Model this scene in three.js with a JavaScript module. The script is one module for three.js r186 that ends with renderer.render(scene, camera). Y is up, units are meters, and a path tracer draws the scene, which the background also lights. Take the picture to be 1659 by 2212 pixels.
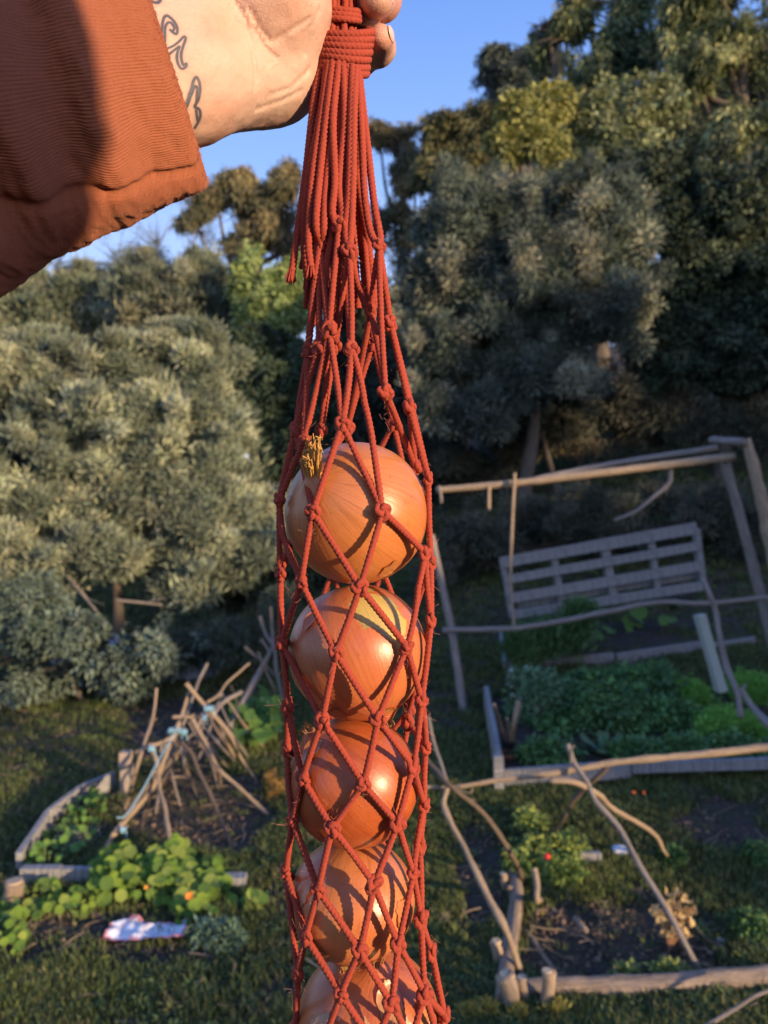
import * as THREE from 'three';
import { ImprovedNoise } from 'three/addons/math/ImprovedNoise.js';
import { mergeGeometries } from 'three/addons/utils/BufferGeometryUtils.js';

// ---------------------------------------------------------------- camera, sky, sun, exposure
const scene = new THREE.Scene();
const TANV = 0.662;                                   // half-height of the picture at one metre
const EYE = new THREE.Vector3(0, 1.6, 0);
const camera = new THREE.PerspectiveCamera(2 * Math.atan(TANV) * 180 / Math.PI, 0.75, 0.02, 600);
camera.position.copy(EYE);
camera.lookAt(0, 1.6, -1);
camera.focus = 0.425;
camera.userData.fStop = 10.5;

const renderer = new THREE.WebGLRenderer({ antialias: true });
renderer.toneMapping = THREE.LinearToneMapping;
renderer.toneMappingExposure = 1.6;
renderer.shadowMap.enabled = true;

const SUN = new THREE.Vector3(0.76, 0.155, 0.63).normalize();
const sun = new THREE.DirectionalLight(new THREE.Color().setRGB(1.0, 0.73, 0.45), 4.6);
sun.position.copy(SUN).multiplyScalar(60);
sun.castShadow = true;
sun.shadow.radius = 2.2;
sun.shadow.mapSize.set(4096, 4096);
Object.assign(sun.shadow.camera, { left: -30, right: 30, top: 30, bottom: -30, near: 1, far: 160 });
scene.add(sun, sun.target);

{ // a clear evening sky: deep blue overhead, paler towards the horizon, warm round the low sun
  const W = 512, H = 256, d = new Float32Array(W * H * 4);
  const mixc = (a, b, t) => a.map((v, i) => v + (b[i] - v) * t);
  for (let j = 0; j < H; j++) for (let i = 0; i < W; i++) {
    const el = ((j + 0.5) / H - 0.5) * Math.PI, az = ((i + 0.5) / W - 0.5) * 2 * Math.PI;
    const y = Math.sin(el), x = Math.cos(el) * Math.cos(az), z = Math.cos(el) * Math.sin(az);
    const t = Math.max(0, y);
    let c = mixc([0.66, 0.76, 0.94], [0.225, 0.375, 0.74], Math.min(1, t / 0.40) ** 0.9);
    c = mixc(c, [0.080, 0.190, 0.53], Math.min(1, Math.max(0, (t - 0.38) / 0.26)));
    if (y < 0) c = mixc([0.66, 0.76, 0.94], [0.05, 0.05, 0.045], Math.min(1, -y * 8));
    const a = x * SUN.x + y * SUN.y + z * SUN.z, g = Math.exp((a - 1) * 14) * (y > -0.05 ? 1 : 0.2);
    const k = (j * W + i) * 4;
    d[k] = c[0] + 1.3 * g; d[k + 1] = c[1] + 0.8 * g; d[k + 2] = c[2] + 0.35 * g; d[k + 3] = 1;
  }
  const t = new THREE.DataTexture(d, W, H, THREE.RGBAFormat, THREE.FloatType);
  t.mapping = THREE.EquirectangularReflectionMapping; t.magFilter = THREE.LinearFilter; t.minFilter = THREE.LinearFilter; t.needsUpdate = true;
  scene.background = t; scene.environment = t;
}

// ---------------------------------------------------------------- helpers
let seed = 7;
const reseed = (s) => { seed = s >>> 0; };
function rnd() { seed = (seed + 0x6D2B79F5) >>> 0; let t = seed; t = Math.imul(t ^ (t >>> 15), t | 1); t ^= t + Math.imul(t ^ (t >>> 7), t | 61); return ((t ^ (t >>> 14)) >>> 0) / 4294967296; }
const rr = (a, b) => a + (b - a) * rnd();
const gauss = () => (rnd() + rnd() + rnd() + rnd() - 2) * 0.866;
const noise = new ImprovedNoise();
const N3 = (x, y, z) => noise.noise(x, y, z);
const fbm = (x, y, z, o = 4) => { let s = 0, a = 0.5; for (let i = 0; i < o; i++) { s += a * N3(x, y, z); x *= 2.03; y *= 2.03; z *= 2.03; a *= 0.5; } return s; };
const clamp = (v, a = 0, b = 1) => Math.min(b, Math.max(a, v));
const sstep = (a, b, v) => { const t = clamp((v - a) / (b - a)); return t * t * (3 - 2 * t); };
const lerp = (a, b, t) => a + (b - a) * t;
const V = (x, y, z) => new THREE.Vector3(x, y, z);
const rgb = (r, g, b) => new THREE.Color().setRGB(r, g, b);

// sight lines: a point of the picture (1659 x 2212) at so many metres in front of the camera
const PX = TANV / 1106;
const at = (x, y, d) => V((x - 829.5) * PX * d, EYE.y + (1106 - y) * PX * d, -d);

const names = {};
function numbered(n) { const k = names[n] = (names[n] ?? -1) + 1; return k ? `${n}_${String(k).padStart(3, '0')}` : n; }
function tag(o, label, category, group) { o.userData = { ...o.userData, label, category, ...(group ? { group } : {}) }; return o; }
function thing(name, label, category, pos, group) {
  const o = new THREE.Group(); o.name = numbered(name); if (pos) o.position.copy(pos); scene.add(o);
  return tag(o, label, category, group);
}
function mesh(name, geo, mat, parent, top = false) {
  const m = new THREE.Mesh(geo, mat); m.name = top ? numbered(name) : name; m.castShadow = m.receiveShadow = true; (parent ?? scene).add(m); return m;
}
function struct(name, geo, mat) { const m = mesh(name, geo, mat, scene, true); m.userData.kind = 'structure'; return m; }
function instanced(name, geo, mat, mats, cols, parent) {
  const m = new THREE.InstancedMesh(geo, mat, mats.length); m.name = name; m.castShadow = m.receiveShadow = true;
  mats.forEach((x, i) => { m.setMatrixAt(i, x); if (cols) m.setColorAt(i, cols[i]); });
  m.userData.kind = 'stuff'; (parent ?? scene).add(m); return m;
}
function rel(geo, p) { geo.translate(-p.x, -p.y, -p.z); return geo; }
const std = (color, roughness = 0.9, more = {}) => new THREE.MeshStandardMaterial({ color, roughness, ...more });

function dataTex(w, h, f, srgb = false, rep = true) {
  const d = new Uint8Array(w * h * 4);
  for (let j = 0; j < h; j++) for (let i = 0; i < w; i++) {
    const c = f((i + 0.5) / w, (j + 0.5) / h), k = (j * w + i) * 4;
    for (let q = 0; q < 3; q++) { let v = clamp(Array.isArray(c) ? c[q] : c); if (srgb) v = v <= 0.0031308 ? v * 12.92 : 1.055 * v ** (1 / 2.4) - 0.055; d[k + q] = Math.round(v * 255); }
    d[k + 3] = 255;
  }
  const t = new THREE.DataTexture(d, w, h); t.magFilter = THREE.LinearFilter; t.minFilter = THREE.LinearMipmapLinearFilter; t.generateMipmaps = true;
  if (rep) t.wrapS = t.wrapT = THREE.RepeatWrapping;
  if (srgb) t.colorSpace = THREE.SRGBColorSpace;
  t.needsUpdate = true; return t;
}
// noise that repeats over the unit square
function tileNoise(u, v, fu, fv, z = 0) {
  const a = u * 2 * Math.PI, b = v * 2 * Math.PI;
  return fbm(Math.cos(a) * fu + 13.1 * z, Math.sin(a) * fu + Math.cos(b) * fv * 0.7, Math.sin(b) * fv + z * 7.7, 3);
}

// a round section swept along points; radius(s, a) may vary along (s in metres) and around (a)
function sweep(pts, radius, { sides = 10, step = 0.02, caps = true, uvScale = 1 } = {}) {
  const curve = pts.length > 2 ? new THREE.CatmullRomCurve3(pts, false, 'centripetal') : new THREE.LineCurve3(pts[0], pts[1]);
  const L = curve.getLength(), n = Math.max(2, Math.ceil(L / step)), P = [], Nn = [];
  for (let i = 0; i <= n; i++) P.push(curve.getPointAt(i / n));
  let t0 = V(0, 0, 0), nor = null;
  const pos = [], uv = [], idx = [], bi = V(), q = new THREE.Quaternion();
  for (let i = 0; i <= n; i++) {
    const t = P[Math.min(n, i + 1)].clone().sub(P[Math.max(0, i - 1)]).normalize();
    if (!nor) { nor = Math.abs(t.y) < 0.9 ? V(0, 1, 0) : V(1, 0, 0); nor.addScaledVector(t, -nor.dot(t)).normalize(); }
    else { q.setFromUnitVectors(t0, t); nor.applyQuaternion(q); nor.addScaledVector(t, -nor.dot(t)).normalize(); }
    t0 = t; bi.crossVectors(t, nor);
    const s = L * i / n;
    for (let k = 0; k <= sides; k++) {
      const a = 2 * Math.PI * k / sides, r = radius(s, k === sides ? 0 : a, L);
      pos.push(P[i].x + (nor.x * Math.cos(a) + bi.x * Math.sin(a)) * r, P[i].y + (nor.y * Math.cos(a) + bi.y * Math.sin(a)) * r, P[i].z + (nor.z * Math.cos(a) + bi.z * Math.sin(a)) * r);
      uv.push(s * uvScale, k / sides);
      if (i < n && k < sides) { const b = i * (sides + 1) + k; idx.push(b, b + 1, b + sides + 1, b + 1, b + sides + 2, b + sides + 1); }
    }
  }
  if (caps) for (const [i, f] of [[0, 1], [n, 0]]) {
    const c = pos.length / 3; pos.push(P[i].x, P[i].y, P[i].z); uv.push(i ? L * uvScale : 0, 0.5);
    for (let k = 0; k < sides; k++) { const b = i * (sides + 1) + k; f ? idx.push(c, b + 1, b) : idx.push(c, b, b + 1); }
  }
  const g = new THREE.BufferGeometry();
  g.setAttribute('position', new THREE.Float32BufferAttribute(pos, 3)); g.setAttribute('uv', new THREE.Float32BufferAttribute(uv, 2)); g.setIndex(idx);
  g.computeVertexNormals();
  // close the seam of the shading round the section
  const nn = g.attributes.normal;
  for (let i = 0; i <= n; i++) {
    const a = i * (sides + 1), b = a + sides, x = nn.getX(a) + nn.getX(b), y = nn.getY(a) + nn.getY(b), z = nn.getZ(a) + nn.getZ(b), l = Math.hypot(x, y, z) || 1;
    nn.setXYZ(a, x / l, y / l, z / l); nn.setXYZ(b, x / l, y / l, z / l);
  }
  return g;
}
// a natural stick: radii run along the points, with knots and a slightly crooked line
function stick(pts, r0, r1, { sides = 9, step = 0.03, rough = 0.14, wob = 0.35 } = {}) {
  const z = rr(0, 90), c = pts.map((p, i) => p.clone().add(i && i < pts.length - 1 ? V(gauss(), gauss(), gauss()).multiplyScalar(r0 * wob) : V(0, 0, 0)));
  if (pts.length === 2) { const L = pts[0].distanceTo(pts[1]), k = Math.max(2, Math.round(L / 0.25)), o = []; for (let i = 0; i <= k; i++) o.push(pts[0].clone().lerp(pts[1], i / k).add(i && i < k ? V(gauss(), gauss(), gauss()).multiplyScalar(r0 * wob) : V(0, 0, 0))); c.splice(0, 2, ...o); }
  return sweep(c, (s, a, L) => lerp(r0, r1, s / L) * (1 + (r0 > 0.019 ? 0.45 : 1.0) * Math.pow(Math.max(0, N3(s * 8 + z, 4.4, 4.4)), 2.5) + rough * (N3(s * 9 + z, Math.cos(a) * 1.2, Math.sin(a) * 1.2) + 0.7 * N3(s * 28, Math.cos(a) * 2 + z, Math.sin(a) * 2))), { sides, step });
}
// surface nets: a smooth mesh of the zero level of f
function sdfMesh(f, lo, hi, cell) {
  const nx = Math.ceil((hi.x - lo.x) / cell) + 1, ny = Math.ceil((hi.y - lo.y) / cell) + 1, nz = Math.ceil((hi.z - lo.z) / cell) + 1;
  const val = new Float32Array(nx * ny * nz), id = (i, j, k) => i + nx * (j + ny * k);
  for (let k = 0; k < nz; k++) for (let j = 0; j < ny; j++) for (let i = 0; i < nx; i++) val[id(i, j, k)] = f(lo.x + i * cell, lo.y + j * cell, lo.z + k * cell);
  const vid = new Int32Array(nx * ny * nz).fill(-1), pos = [], idx = [];
  const C = []; for (let q = 0; q < 8; q++) C.push([q & 1, (q >> 1) & 1, q >> 2]);
  const E = []; for (let a = 0; a < 8; a++) for (const b of [1, 2, 4]) if (!(a & b)) E.push([a, a | b]);
  for (let k = 0; k < nz - 1; k++) for (let j = 0; j < ny - 1; j++) for (let i = 0; i < nx - 1; i++) {
    let sx = 0, sy = 0, sz = 0, n = 0, m = 0; const v = C.map(([a, b, c], q) => { const w = val[id(i + a, j + b, k + c)]; if (w < 0) m |= 1 << q; return w; });
    if (m === 0 || m === 255) continue;
    for (const [a, b] of E) if ((v[a] < 0) !== (v[b] < 0)) { const t = v[a] / (v[a] - v[b]); sx += lerp(C[a][0], C[b][0], t); sy += lerp(C[a][1], C[b][1], t); sz += lerp(C[a][2], C[b][2], t); n++; }
    vid[id(i, j, k)] = pos.length / 3; pos.push(lo.x + (i + sx / n) * cell, lo.y + (j + sy / n) * cell, lo.z + (k + sz / n) * cell);
  }
  for (let k = 1; k < nz - 1; k++) for (let j = 1; j < ny - 1; j++) for (let i = 1; i < nx - 1; i++) {
    const a = val[id(i, j, k)];
    const quad = (p, q, r, s, flip) => { if (p < 0 || q < 0 || r < 0 || s < 0) return; flip ? idx.push(p, s, r, p, r, q) : idx.push(p, q, r, p, r, s); };
    if ((a < 0) !== (val[id(i + 1, j, k)] < 0)) quad(vid[id(i, j - 1, k - 1)], vid[id(i, j, k - 1)], vid[id(i, j, k)], vid[id(i, j - 1, k)], a >= 0);
    if ((a < 0) !== (val[id(i, j + 1, k)] < 0)) quad(vid[id(i - 1, j, k - 1)], vid[id(i - 1, j, k)], vid[id(i, j, k)], vid[id(i, j, k - 1)], a >= 0);
    if ((a < 0) !== (val[id(i, j, k + 1)] < 0)) quad(vid[id(i - 1, j - 1, k)], vid[id(i, j - 1, k)], vid[id(i, j, k)], vid[id(i - 1, j, k)], a >= 0);
  }
  const nor = new Float32Array(pos.length), e = cell * 0.4;
  for (let q = 0; q < pos.length; q += 3) {
    const x = pos[q], y = pos[q + 1], z = pos[q + 2], gx = f(x + e, y, z) - f(x - e, y, z), gy = f(x, y + e, z) - f(x, y - e, z), gz = f(x, y, z + e) - f(x, y, z - e), l = Math.hypot(gx, gy, gz) || 1;
    nor[q] = gx / l; nor[q + 1] = gy / l; nor[q + 2] = gz / l;
  }
  const g = new THREE.BufferGeometry(); g.setAttribute('position', new THREE.Float32BufferAttribute(pos, 3)); g.setAttribute('normal', new THREE.BufferAttribute(nor, 3)); g.setIndex(idx); return g;
}
// tapered capsule distance; smooth minimum
function cap(x, y, z, b) {
  const [A, B, ra, rb] = b, dx = B.x - A.x, dy = B.y - A.y, dz = B.z - A.z, L = dx * dx + dy * dy + dz * dz || 1e-9;
  const t = clamp(((x - A.x) * dx + (y - A.y) * dy + (z - A.z) * dz) / L);
  return Math.hypot(x - A.x - dx * t, y - A.y - dy * t, z - A.z - dz * t) - lerp(ra, rb, t);
}
const smin = (a, b, k) => { const h = Math.max(k - Math.abs(a - b), 0) / k; return Math.min(a, b) - h * h * k * 0.25; };

// rounded box bar between simple sizes, with slightly uneven sawn faces
function plank(lx, ly, lz, ch = 0.004, un = 0.0015) {
  const sh = new THREE.Shape(); const a = ly / 2 - ch, b = lz / 2 - ch;
  sh.moveTo(-a, -b); sh.lineTo(a, -b); sh.lineTo(a, b); sh.lineTo(-a, b);
  const g = new THREE.ExtrudeGeometry(sh, { depth: lx - 2 * ch, bevelEnabled: true, bevelThickness: ch, bevelSize: ch, bevelSegments: 1, steps: Math.max(2, Math.round(lx / 0.12)) });
  g.translate(0, 0, -lx / 2 + ch); g.rotateY(Math.PI / 2); g.rotateX(Math.PI / 2);
  const p = g.attributes.position, z = rr(0, 50);
  for (let i = 0; i < p.count; i++) { const x = p.getX(i), y = p.getY(i), w = p.getZ(i); p.setXYZ(i, x, y + un * 3 * N3(x * 3 + z, y * 9, w * 9), w + un * 3 * N3(x * 3, y * 9 + z, w * 9)); }
  g.computeVertexNormals(); return g;
}
function orient(g, a, b, up = V(0, 1, 0)) { // put a piece whose length runs along x from a to b
  const x = b.clone().sub(a).normalize(), z = V().crossVectors(x, up).normalize(), y = V().crossVectors(z, x);
  g.applyMatrix4(new THREE.Matrix4().makeBasis(x, y, z).setPosition(a.clone().add(b).multiplyScalar(0.5))); return g;
}

// ---------------------------------------------------------------- the ground
const SH = V(SUN.x, 0, SUN.z).normalize();            // level direction towards the sun
const PQ = (p, q) => V(p * SH.x + q * SH.z, 0, p * SH.z - q * SH.x); // p metres towards the sun, q metres to the right of that line
// height along q of the unseen bank, its top shaped to shade the garden
const SHADE_BANK = [[-8, 1.6], [-2, 1.75], [0, 1.8], [0.8, 1.8], [2.1, 1.8], [2.45, 1.2], [3.0, 1.25], [3.5, 1.95], [5, 2.3], [6.5, 3.2], [8.5, 4.2], [11, 5.4], [14, 6.9], [18, 8], [30, 9], [60, 9]];
function shadeBankTop(q) { if (q <= SHADE_BANK[0][0]) return SHADE_BANK[0][1]; for (let i = 1; i < SHADE_BANK.length; i++) if (q <= SHADE_BANK[i][0]) return lerp(SHADE_BANK[i - 1][1], SHADE_BANK[i][1], sstep(SHADE_BANK[i - 1][0], SHADE_BANK[i][0], q)); return 9; }
function land(x, z) {
  const u = -z, right = sstep(-1.0, 1.3, x / Math.max(1, u / 4));
  let h = 0.3 * (1 - sstep(0.2, 1.7, u));
  h += lerp(0.045, 0.2, right) * Math.max(0, u - 3) ** 1.0 * sstep(2.4, 3.6, u);
  h += lerp(0.05, 0.17, right) * Math.max(0, Math.min(u, 26) - 6.6) * 0.8;
  const p = x * SH.x + z * SH.z, q = x * SH.z - z * SH.x;
  const b = Math.exp(-(((p - 9.4 - 0.25 * Math.max(0, q - 6)) / 1.5) ** 2));
  h = Math.max(h, (shadeBankTop(q) + (q > 3 ? 0.25 : 0.05) * N3(q * 1.3, 0.3, 5)) * b);
  h += 0.02 * N3(x * 1.7, z * 1.7, 3) + 0.010 * N3(x * 6, z * 6, 1);
  return h;
}
function gnd(x, y) { // where the sight line through a point of the picture meets the ground
  for (let d = 0.6; d < 60; d += 0.02) { const p = at(x, y, d); if (p.y <= land(p.x, p.z)) { p.y = land(p.x, p.z); return p; } }
  return at(x, y, 60);
}
const onLand = (p, up = 0) => V(p.x, land(p.x, p.z) + up, p.z);

const groundTex = dataTex(1024, 1024, (u, v) => {
  const n = tileNoise(u, v, 3, 3, 1), m = tileNoise(u, v, 14, 14, 2), f = tileNoise(u, v, 60, 60, 3), g = sstep(-0.12, 0.22, n + 0.5 * m);
  const k = 0.75 + 0.9 * f + 0.35 * m;
  return [lerp(0.085, 0.050, g) * k, lerp(0.062, 0.056, g) * k, lerp(0.044, 0.026, g) * k];
}, true);
const groundBump = dataTex(512, 512, (u, v) => 0.5 + 0.45 * tileNoise(u, v, 9, 9, 4) + 0.5 * tileNoise(u, v, 40, 40, 5));
groundTex.repeat.set(0.5, 0.5); groundBump.repeat.set(1, 1);
{
  const xs = [], zs = [];
  for (let x = -6; x < 18; x += 0.14) xs.push(x);
  for (let z = -11; z < 12; z += 0.14) zs.push(z);
  const grow = (a, dir, to) => { let s = 0.2, x = dir > 0 ? a[a.length - 1] : a[0]; while (Math.abs(x) < to) { s *= 1.14; x += dir * s; dir > 0 ? a.push(x) : a.unshift(x); } };
  grow(xs, 1, 300); grow(xs, -1, 300); grow(zs, 1, 300); grow(zs, -1, 300);
  const pos = [], uv = [], idx = [], w = xs.length;
  zs.forEach((z) => xs.forEach((x) => { pos.push(x, land(x, z), z); uv.push(x, z); }));
  for (let j = 0; j < zs.length - 1; j++) for (let i = 0; i < w - 1; i++) { const a = j * w + i; idx.push(a, a + w, a + 1, a + 1, a + w, a + w + 1); }
  const g = new THREE.BufferGeometry(); g.setAttribute('position', new THREE.Float32BufferAttribute(pos, 3)); g.setAttribute('uv', new THREE.Float32BufferAttribute(uv, 2)); g.setIndex(idx); g.computeVertexNormals();
  struct('ground', g, std(0xffffff, 0.95, { map: groundTex, bumpMap: groundBump, bumpScale: 0.03 }));
}

// ---------------------------------------------------------------- leaves, trees and bushes
function leafInto(pos, c, dir, up, len, wid, fold = 0.25, curl = 0.15) {
  const side = V().crossVectors(dir, up).normalize(), n = V().crossVectors(side, dir).normalize();
  const m = c.clone().addScaledVector(dir, len * 0.45), t = c.clone().addScaledVector(dir, len).addScaledVector(n, -curl * len);
  const a = m.clone().addScaledVector(side, wid / 2).addScaledVector(n, fold * wid), b = m.clone().addScaledVector(side, -wid / 2).addScaledVector(n, fold * wid);
  for (const [p, q, r] of [[c, a, m], [a, t, m], [c, m, b], [m, t, b]]) pos.push(p.x, p.y, p.z, q.x, q.y, q.z, r.x, r.y, r.z);
}
function clumpGeo(n, R, len, wid, droop) { // a spray of single leaves round a twig end
  const pos = [];
  for (let i = 0; i < n; i++) {
    const d = V(gauss(), gauss(), gauss()).normalize(), c = d.clone().multiplyScalar(R * Math.cbrt(rnd()) * 0.9);
    const dir = d.multiplyScalar(0.7).add(V(gauss(), gauss(), gauss()).multiplyScalar(0.6)).add(V(0, -droop, 0)).normalize();
    leafInto(pos, c, dir, V(gauss(), gauss() + 1, gauss()).normalize(), len * rr(0.7, 1.25), wid * rr(0.75, 1.2));
  }
  const g = new THREE.BufferGeometry(); g.setAttribute('position', new THREE.Float32BufferAttribute(pos, 3)); g.computeVertexNormals(); return g;
}
reseed(11);
const CLUMP = {
  gum: clumpGeo(20, 0.24, 0.2, 0.046, 0.8), broad: clumpGeo(26, 0.2, 0.11, 0.06, 0.25), fine: clumpGeo(34, 0.15, 0.085, 0.02, -0.15), wisp: clumpGeo(16, 0.3, 0.14, 0.028, 0.5), spike: clumpGeo(22, 0.11, 0.10, 0.022, -0.9),
};
const leafMat = std(0xffffff, 0.72);
const barkTex = dataTex(512, 256, (u, v) => { const n = tileNoise(u, v, 1.5, 8, 6), f = tileNoise(u, v, 10, 30, 7); const k = 0.7 + n * 0.9 + f * 0.7; return [0.16 * k, 0.13 * k, 0.10 * k]; }, true);
const barkMat = std(0xffffff, 0.92, { map: barkTex });
// crown = lobes [x, y, rx, ry] of the picture at a depth; leaf sprays sit through the lobes, thick towards their skin
function plantTree(kind, label, category, lobes, depth, o) {
  const { leaf = 'gum', per = 90, col = [0.06, 0.08, 0.035], vary = 0.42, light = null, sub = 5, gap = 0.0, size = 1, trunk = 0.12, base = null, thick = 0.7, twigs = true } = o;
  const L0 = lobes[0], root = base ? gnd2(base[0], base[1], depth) : onLand(at(L0[0], L0[1], depth));
  const t = thing(kind, label, category, root);
  const mats = [], cols = [], limbs = [], q = new THREE.Quaternion(), e = new THREE.Euler();
  let lo = Infinity; const hubs = [], twigGeo = [];
  for (const [x, y, rx, ry, dd = 0] of lobes) {
    const c = at(x, y, depth + dd), R = V(rx * PX * depth, ry * PX * depth, (rx + ry) / 2 * PX * depth * thick);
    hubs.push([c, R]);
    const subs = [];
    for (let k = 0; k < sub * 3; k++) { const d = V(gauss(), gauss() * 0.9 + 0.15, gauss() + 0.2).normalize().multiplyScalar(rr(0.3, 1.2)); subs.push([V(c.x + d.x * R.x, c.y + d.y * R.y, c.z + d.z * R.z), rr(0.12, 0.40), rr(-1, 1)]); }
    const put = (p, tone, sc) => {
      const fq = 16 / depth;
      if (fbm(p.x * fq, p.y * fq * 1.2, p.z * fq + depth, 2) < gap - 0.26 || p.y < land(p.x, p.z) + 0.05) return;
      q.setFromEuler(e.set(rr(-0.7, 0.7), rr(0, 6.28), rr(-0.7, 0.7)));
      mats.push(new THREE.Matrix4().compose(p.clone().sub(root), q, V(sc, sc * rr(0.8, 1.2), sc)));
      const v = 1.68 * (1 + vary * (0.5 * tone + 0.8 * gauss())), w = 22 / depth, lt = light && N3(p.x * w, p.y * w * 1.2, p.z * w + 3.3) / 0.9 + 0.5 + 0.12 * gauss() < light[3] ? light : col, w2 = lt === light ? 0.85 : 1;  // light: paler leaf patches painted in as sunlit sprays
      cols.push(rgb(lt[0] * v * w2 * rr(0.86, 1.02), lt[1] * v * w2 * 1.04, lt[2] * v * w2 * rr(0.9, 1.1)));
    };
    for (const [s, f, tone] of subs) { // the inner mass
      const n = Math.round(per * (0.25 + f) * 0.62), st = V(rr(0.75, 1.25), rr(0.7, 1.15), 1);
      for (let i = 0; i < n; i++) { const d = V(gauss(), gauss(), gauss()).normalize().multiplyScalar(f * Math.pow(rnd(), 0.5)).multiply(st); put(V(s.x * 0.8 + c.x * 0.2 + d.x * R.x, s.y * 0.8 + c.y * 0.2 + d.y * R.y, s.z * 0.8 + c.z * 0.2 + d.z * R.z), tone, size * rr(0.42, 1.05)); }
    }
    const rise = leaf === 'spike' || leaf === 'fine' ? 0.45 : leaf === 'gum' ? 0.0 : 0.2;
    for (let b = 0; b < sub * 5; b++) { // leafy boughs that reach out of it, each a different way
      const d = V(gauss(), gauss() * 0.9 + 0.2, gauss() + 0.25).normalize(), l = rr(0.75, 1.42), tone = rr(-1, 1), bend = V(gauss() * 0.25, rise * rr(0.2, 1) - (leaf === 'gum' ? rr(0, 0.3) : 0), gauss() * 0.25);
      const P = (t) => V(c.x + (d.x * t * l + bend.x * t * t) * R.x, c.y + (d.y * t * l + bend.y * t * t) * R.y, c.z + (d.z * t * l + bend.z * t * t) * R.z), n = Math.round(per * 0.085 * rr(0.6, 1.3));
      for (let i = 0; i < n; i++) { const t = 0.4 + 0.6 * Math.pow(rnd(), 0.8), w = 0.13 * (1.25 - t) + 0.015; put(P(t).add(V(gauss() * w * R.x, gauss() * w * R.y, gauss() * w * R.z)), tone, size * rr(0.35, 0.85)); }
      if (twigs && rnd() < 0.7) twigGeo.push(sweep([P(0.1), P(0.5), P(0.97)], (s2, a2, L2) => trunk * 0.11 * (1.1 - s2 / L2), { sides: 4, step: 0.5, caps: false }));
    }
    lo = Math.min(lo, c.y - R.y);
  }
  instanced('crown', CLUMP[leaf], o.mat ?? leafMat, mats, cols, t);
  const wood = [], top = hubs[0][0].clone();
  if (trunk) {
    const b = root.clone().add(V(0, -0.1, 0)), mid = b.clone().lerp(top, 0.5).add(V(gauss() * 0.15, 0, gauss() * 0.1));
    wood.push(stick([b, mid, top], trunk, trunk * 0.45, { sides: 8, step: 0.18, wob: 0 }));
    mesh('trunk', rel(wood[0], root), o.bark ?? barkMat, t);
    const br = [];
    for (const [c] of hubs.slice(1)) br.push(stick([mid.clone().lerp(top, rr(0.1, 0.7)), mid.clone().lerp(c, 0.6).add(V(0, 0.1, 0)), c], trunk * 0.4, trunk * 0.14, { sides: 5, step: 0.3, wob: 0 }));
    void limbs; if (twigGeo.length) { const tg = mesh('twigs', rel(mergeGeometries(twigGeo), root), o.bark ?? barkMat, t); tg.userData.kind = 'stuff'; }
    for (const g of br) mesh('limb', rel(g, root), o.bark ?? barkMat, t);
  }
  return t;
}
function gnd2(x, y, depth) { const p = at(x, y, depth); return onLand(p); }

reseed(21);
const G = 'trees of the wooded slope';
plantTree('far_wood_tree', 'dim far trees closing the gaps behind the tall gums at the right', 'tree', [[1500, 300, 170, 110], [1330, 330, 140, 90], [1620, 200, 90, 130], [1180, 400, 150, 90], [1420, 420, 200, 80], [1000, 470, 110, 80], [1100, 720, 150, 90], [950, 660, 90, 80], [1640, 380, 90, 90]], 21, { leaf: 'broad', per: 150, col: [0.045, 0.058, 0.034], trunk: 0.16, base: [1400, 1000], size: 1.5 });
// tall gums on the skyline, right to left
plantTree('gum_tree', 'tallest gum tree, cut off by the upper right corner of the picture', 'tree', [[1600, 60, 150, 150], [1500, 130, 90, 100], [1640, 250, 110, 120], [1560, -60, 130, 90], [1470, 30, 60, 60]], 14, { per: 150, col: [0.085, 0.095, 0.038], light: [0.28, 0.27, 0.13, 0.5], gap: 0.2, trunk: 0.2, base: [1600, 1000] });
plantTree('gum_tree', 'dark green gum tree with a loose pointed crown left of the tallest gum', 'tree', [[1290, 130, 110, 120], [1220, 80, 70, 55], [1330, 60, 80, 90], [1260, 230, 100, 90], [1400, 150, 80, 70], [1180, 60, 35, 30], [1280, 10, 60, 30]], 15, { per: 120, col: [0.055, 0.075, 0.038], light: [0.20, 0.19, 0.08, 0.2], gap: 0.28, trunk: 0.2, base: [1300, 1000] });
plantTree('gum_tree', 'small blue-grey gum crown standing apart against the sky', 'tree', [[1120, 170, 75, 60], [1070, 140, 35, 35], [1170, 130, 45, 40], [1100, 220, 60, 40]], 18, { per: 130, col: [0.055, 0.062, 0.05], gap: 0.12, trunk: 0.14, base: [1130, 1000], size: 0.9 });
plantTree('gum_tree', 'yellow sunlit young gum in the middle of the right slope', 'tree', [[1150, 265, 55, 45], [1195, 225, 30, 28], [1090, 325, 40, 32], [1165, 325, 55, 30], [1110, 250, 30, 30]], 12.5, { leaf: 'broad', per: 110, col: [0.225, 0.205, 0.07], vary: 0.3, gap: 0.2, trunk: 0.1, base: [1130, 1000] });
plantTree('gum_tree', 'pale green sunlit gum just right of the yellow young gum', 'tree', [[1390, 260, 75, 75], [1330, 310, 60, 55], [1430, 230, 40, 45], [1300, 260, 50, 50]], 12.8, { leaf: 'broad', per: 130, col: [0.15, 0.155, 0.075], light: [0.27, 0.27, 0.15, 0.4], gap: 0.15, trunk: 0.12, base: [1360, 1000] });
plantTree('gum_tree', 'olive round gum below the small blue-grey crown', 'tree', [[1010, 310, 80, 70], [960, 290, 45, 45], [1050, 270, 60, 50], [970, 380, 80, 60]], 16, { per: 120, col: [0.085, 0.075, 0.03], gap: 0.1, trunk: 0.16, base: [1000, 1050] });
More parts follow.
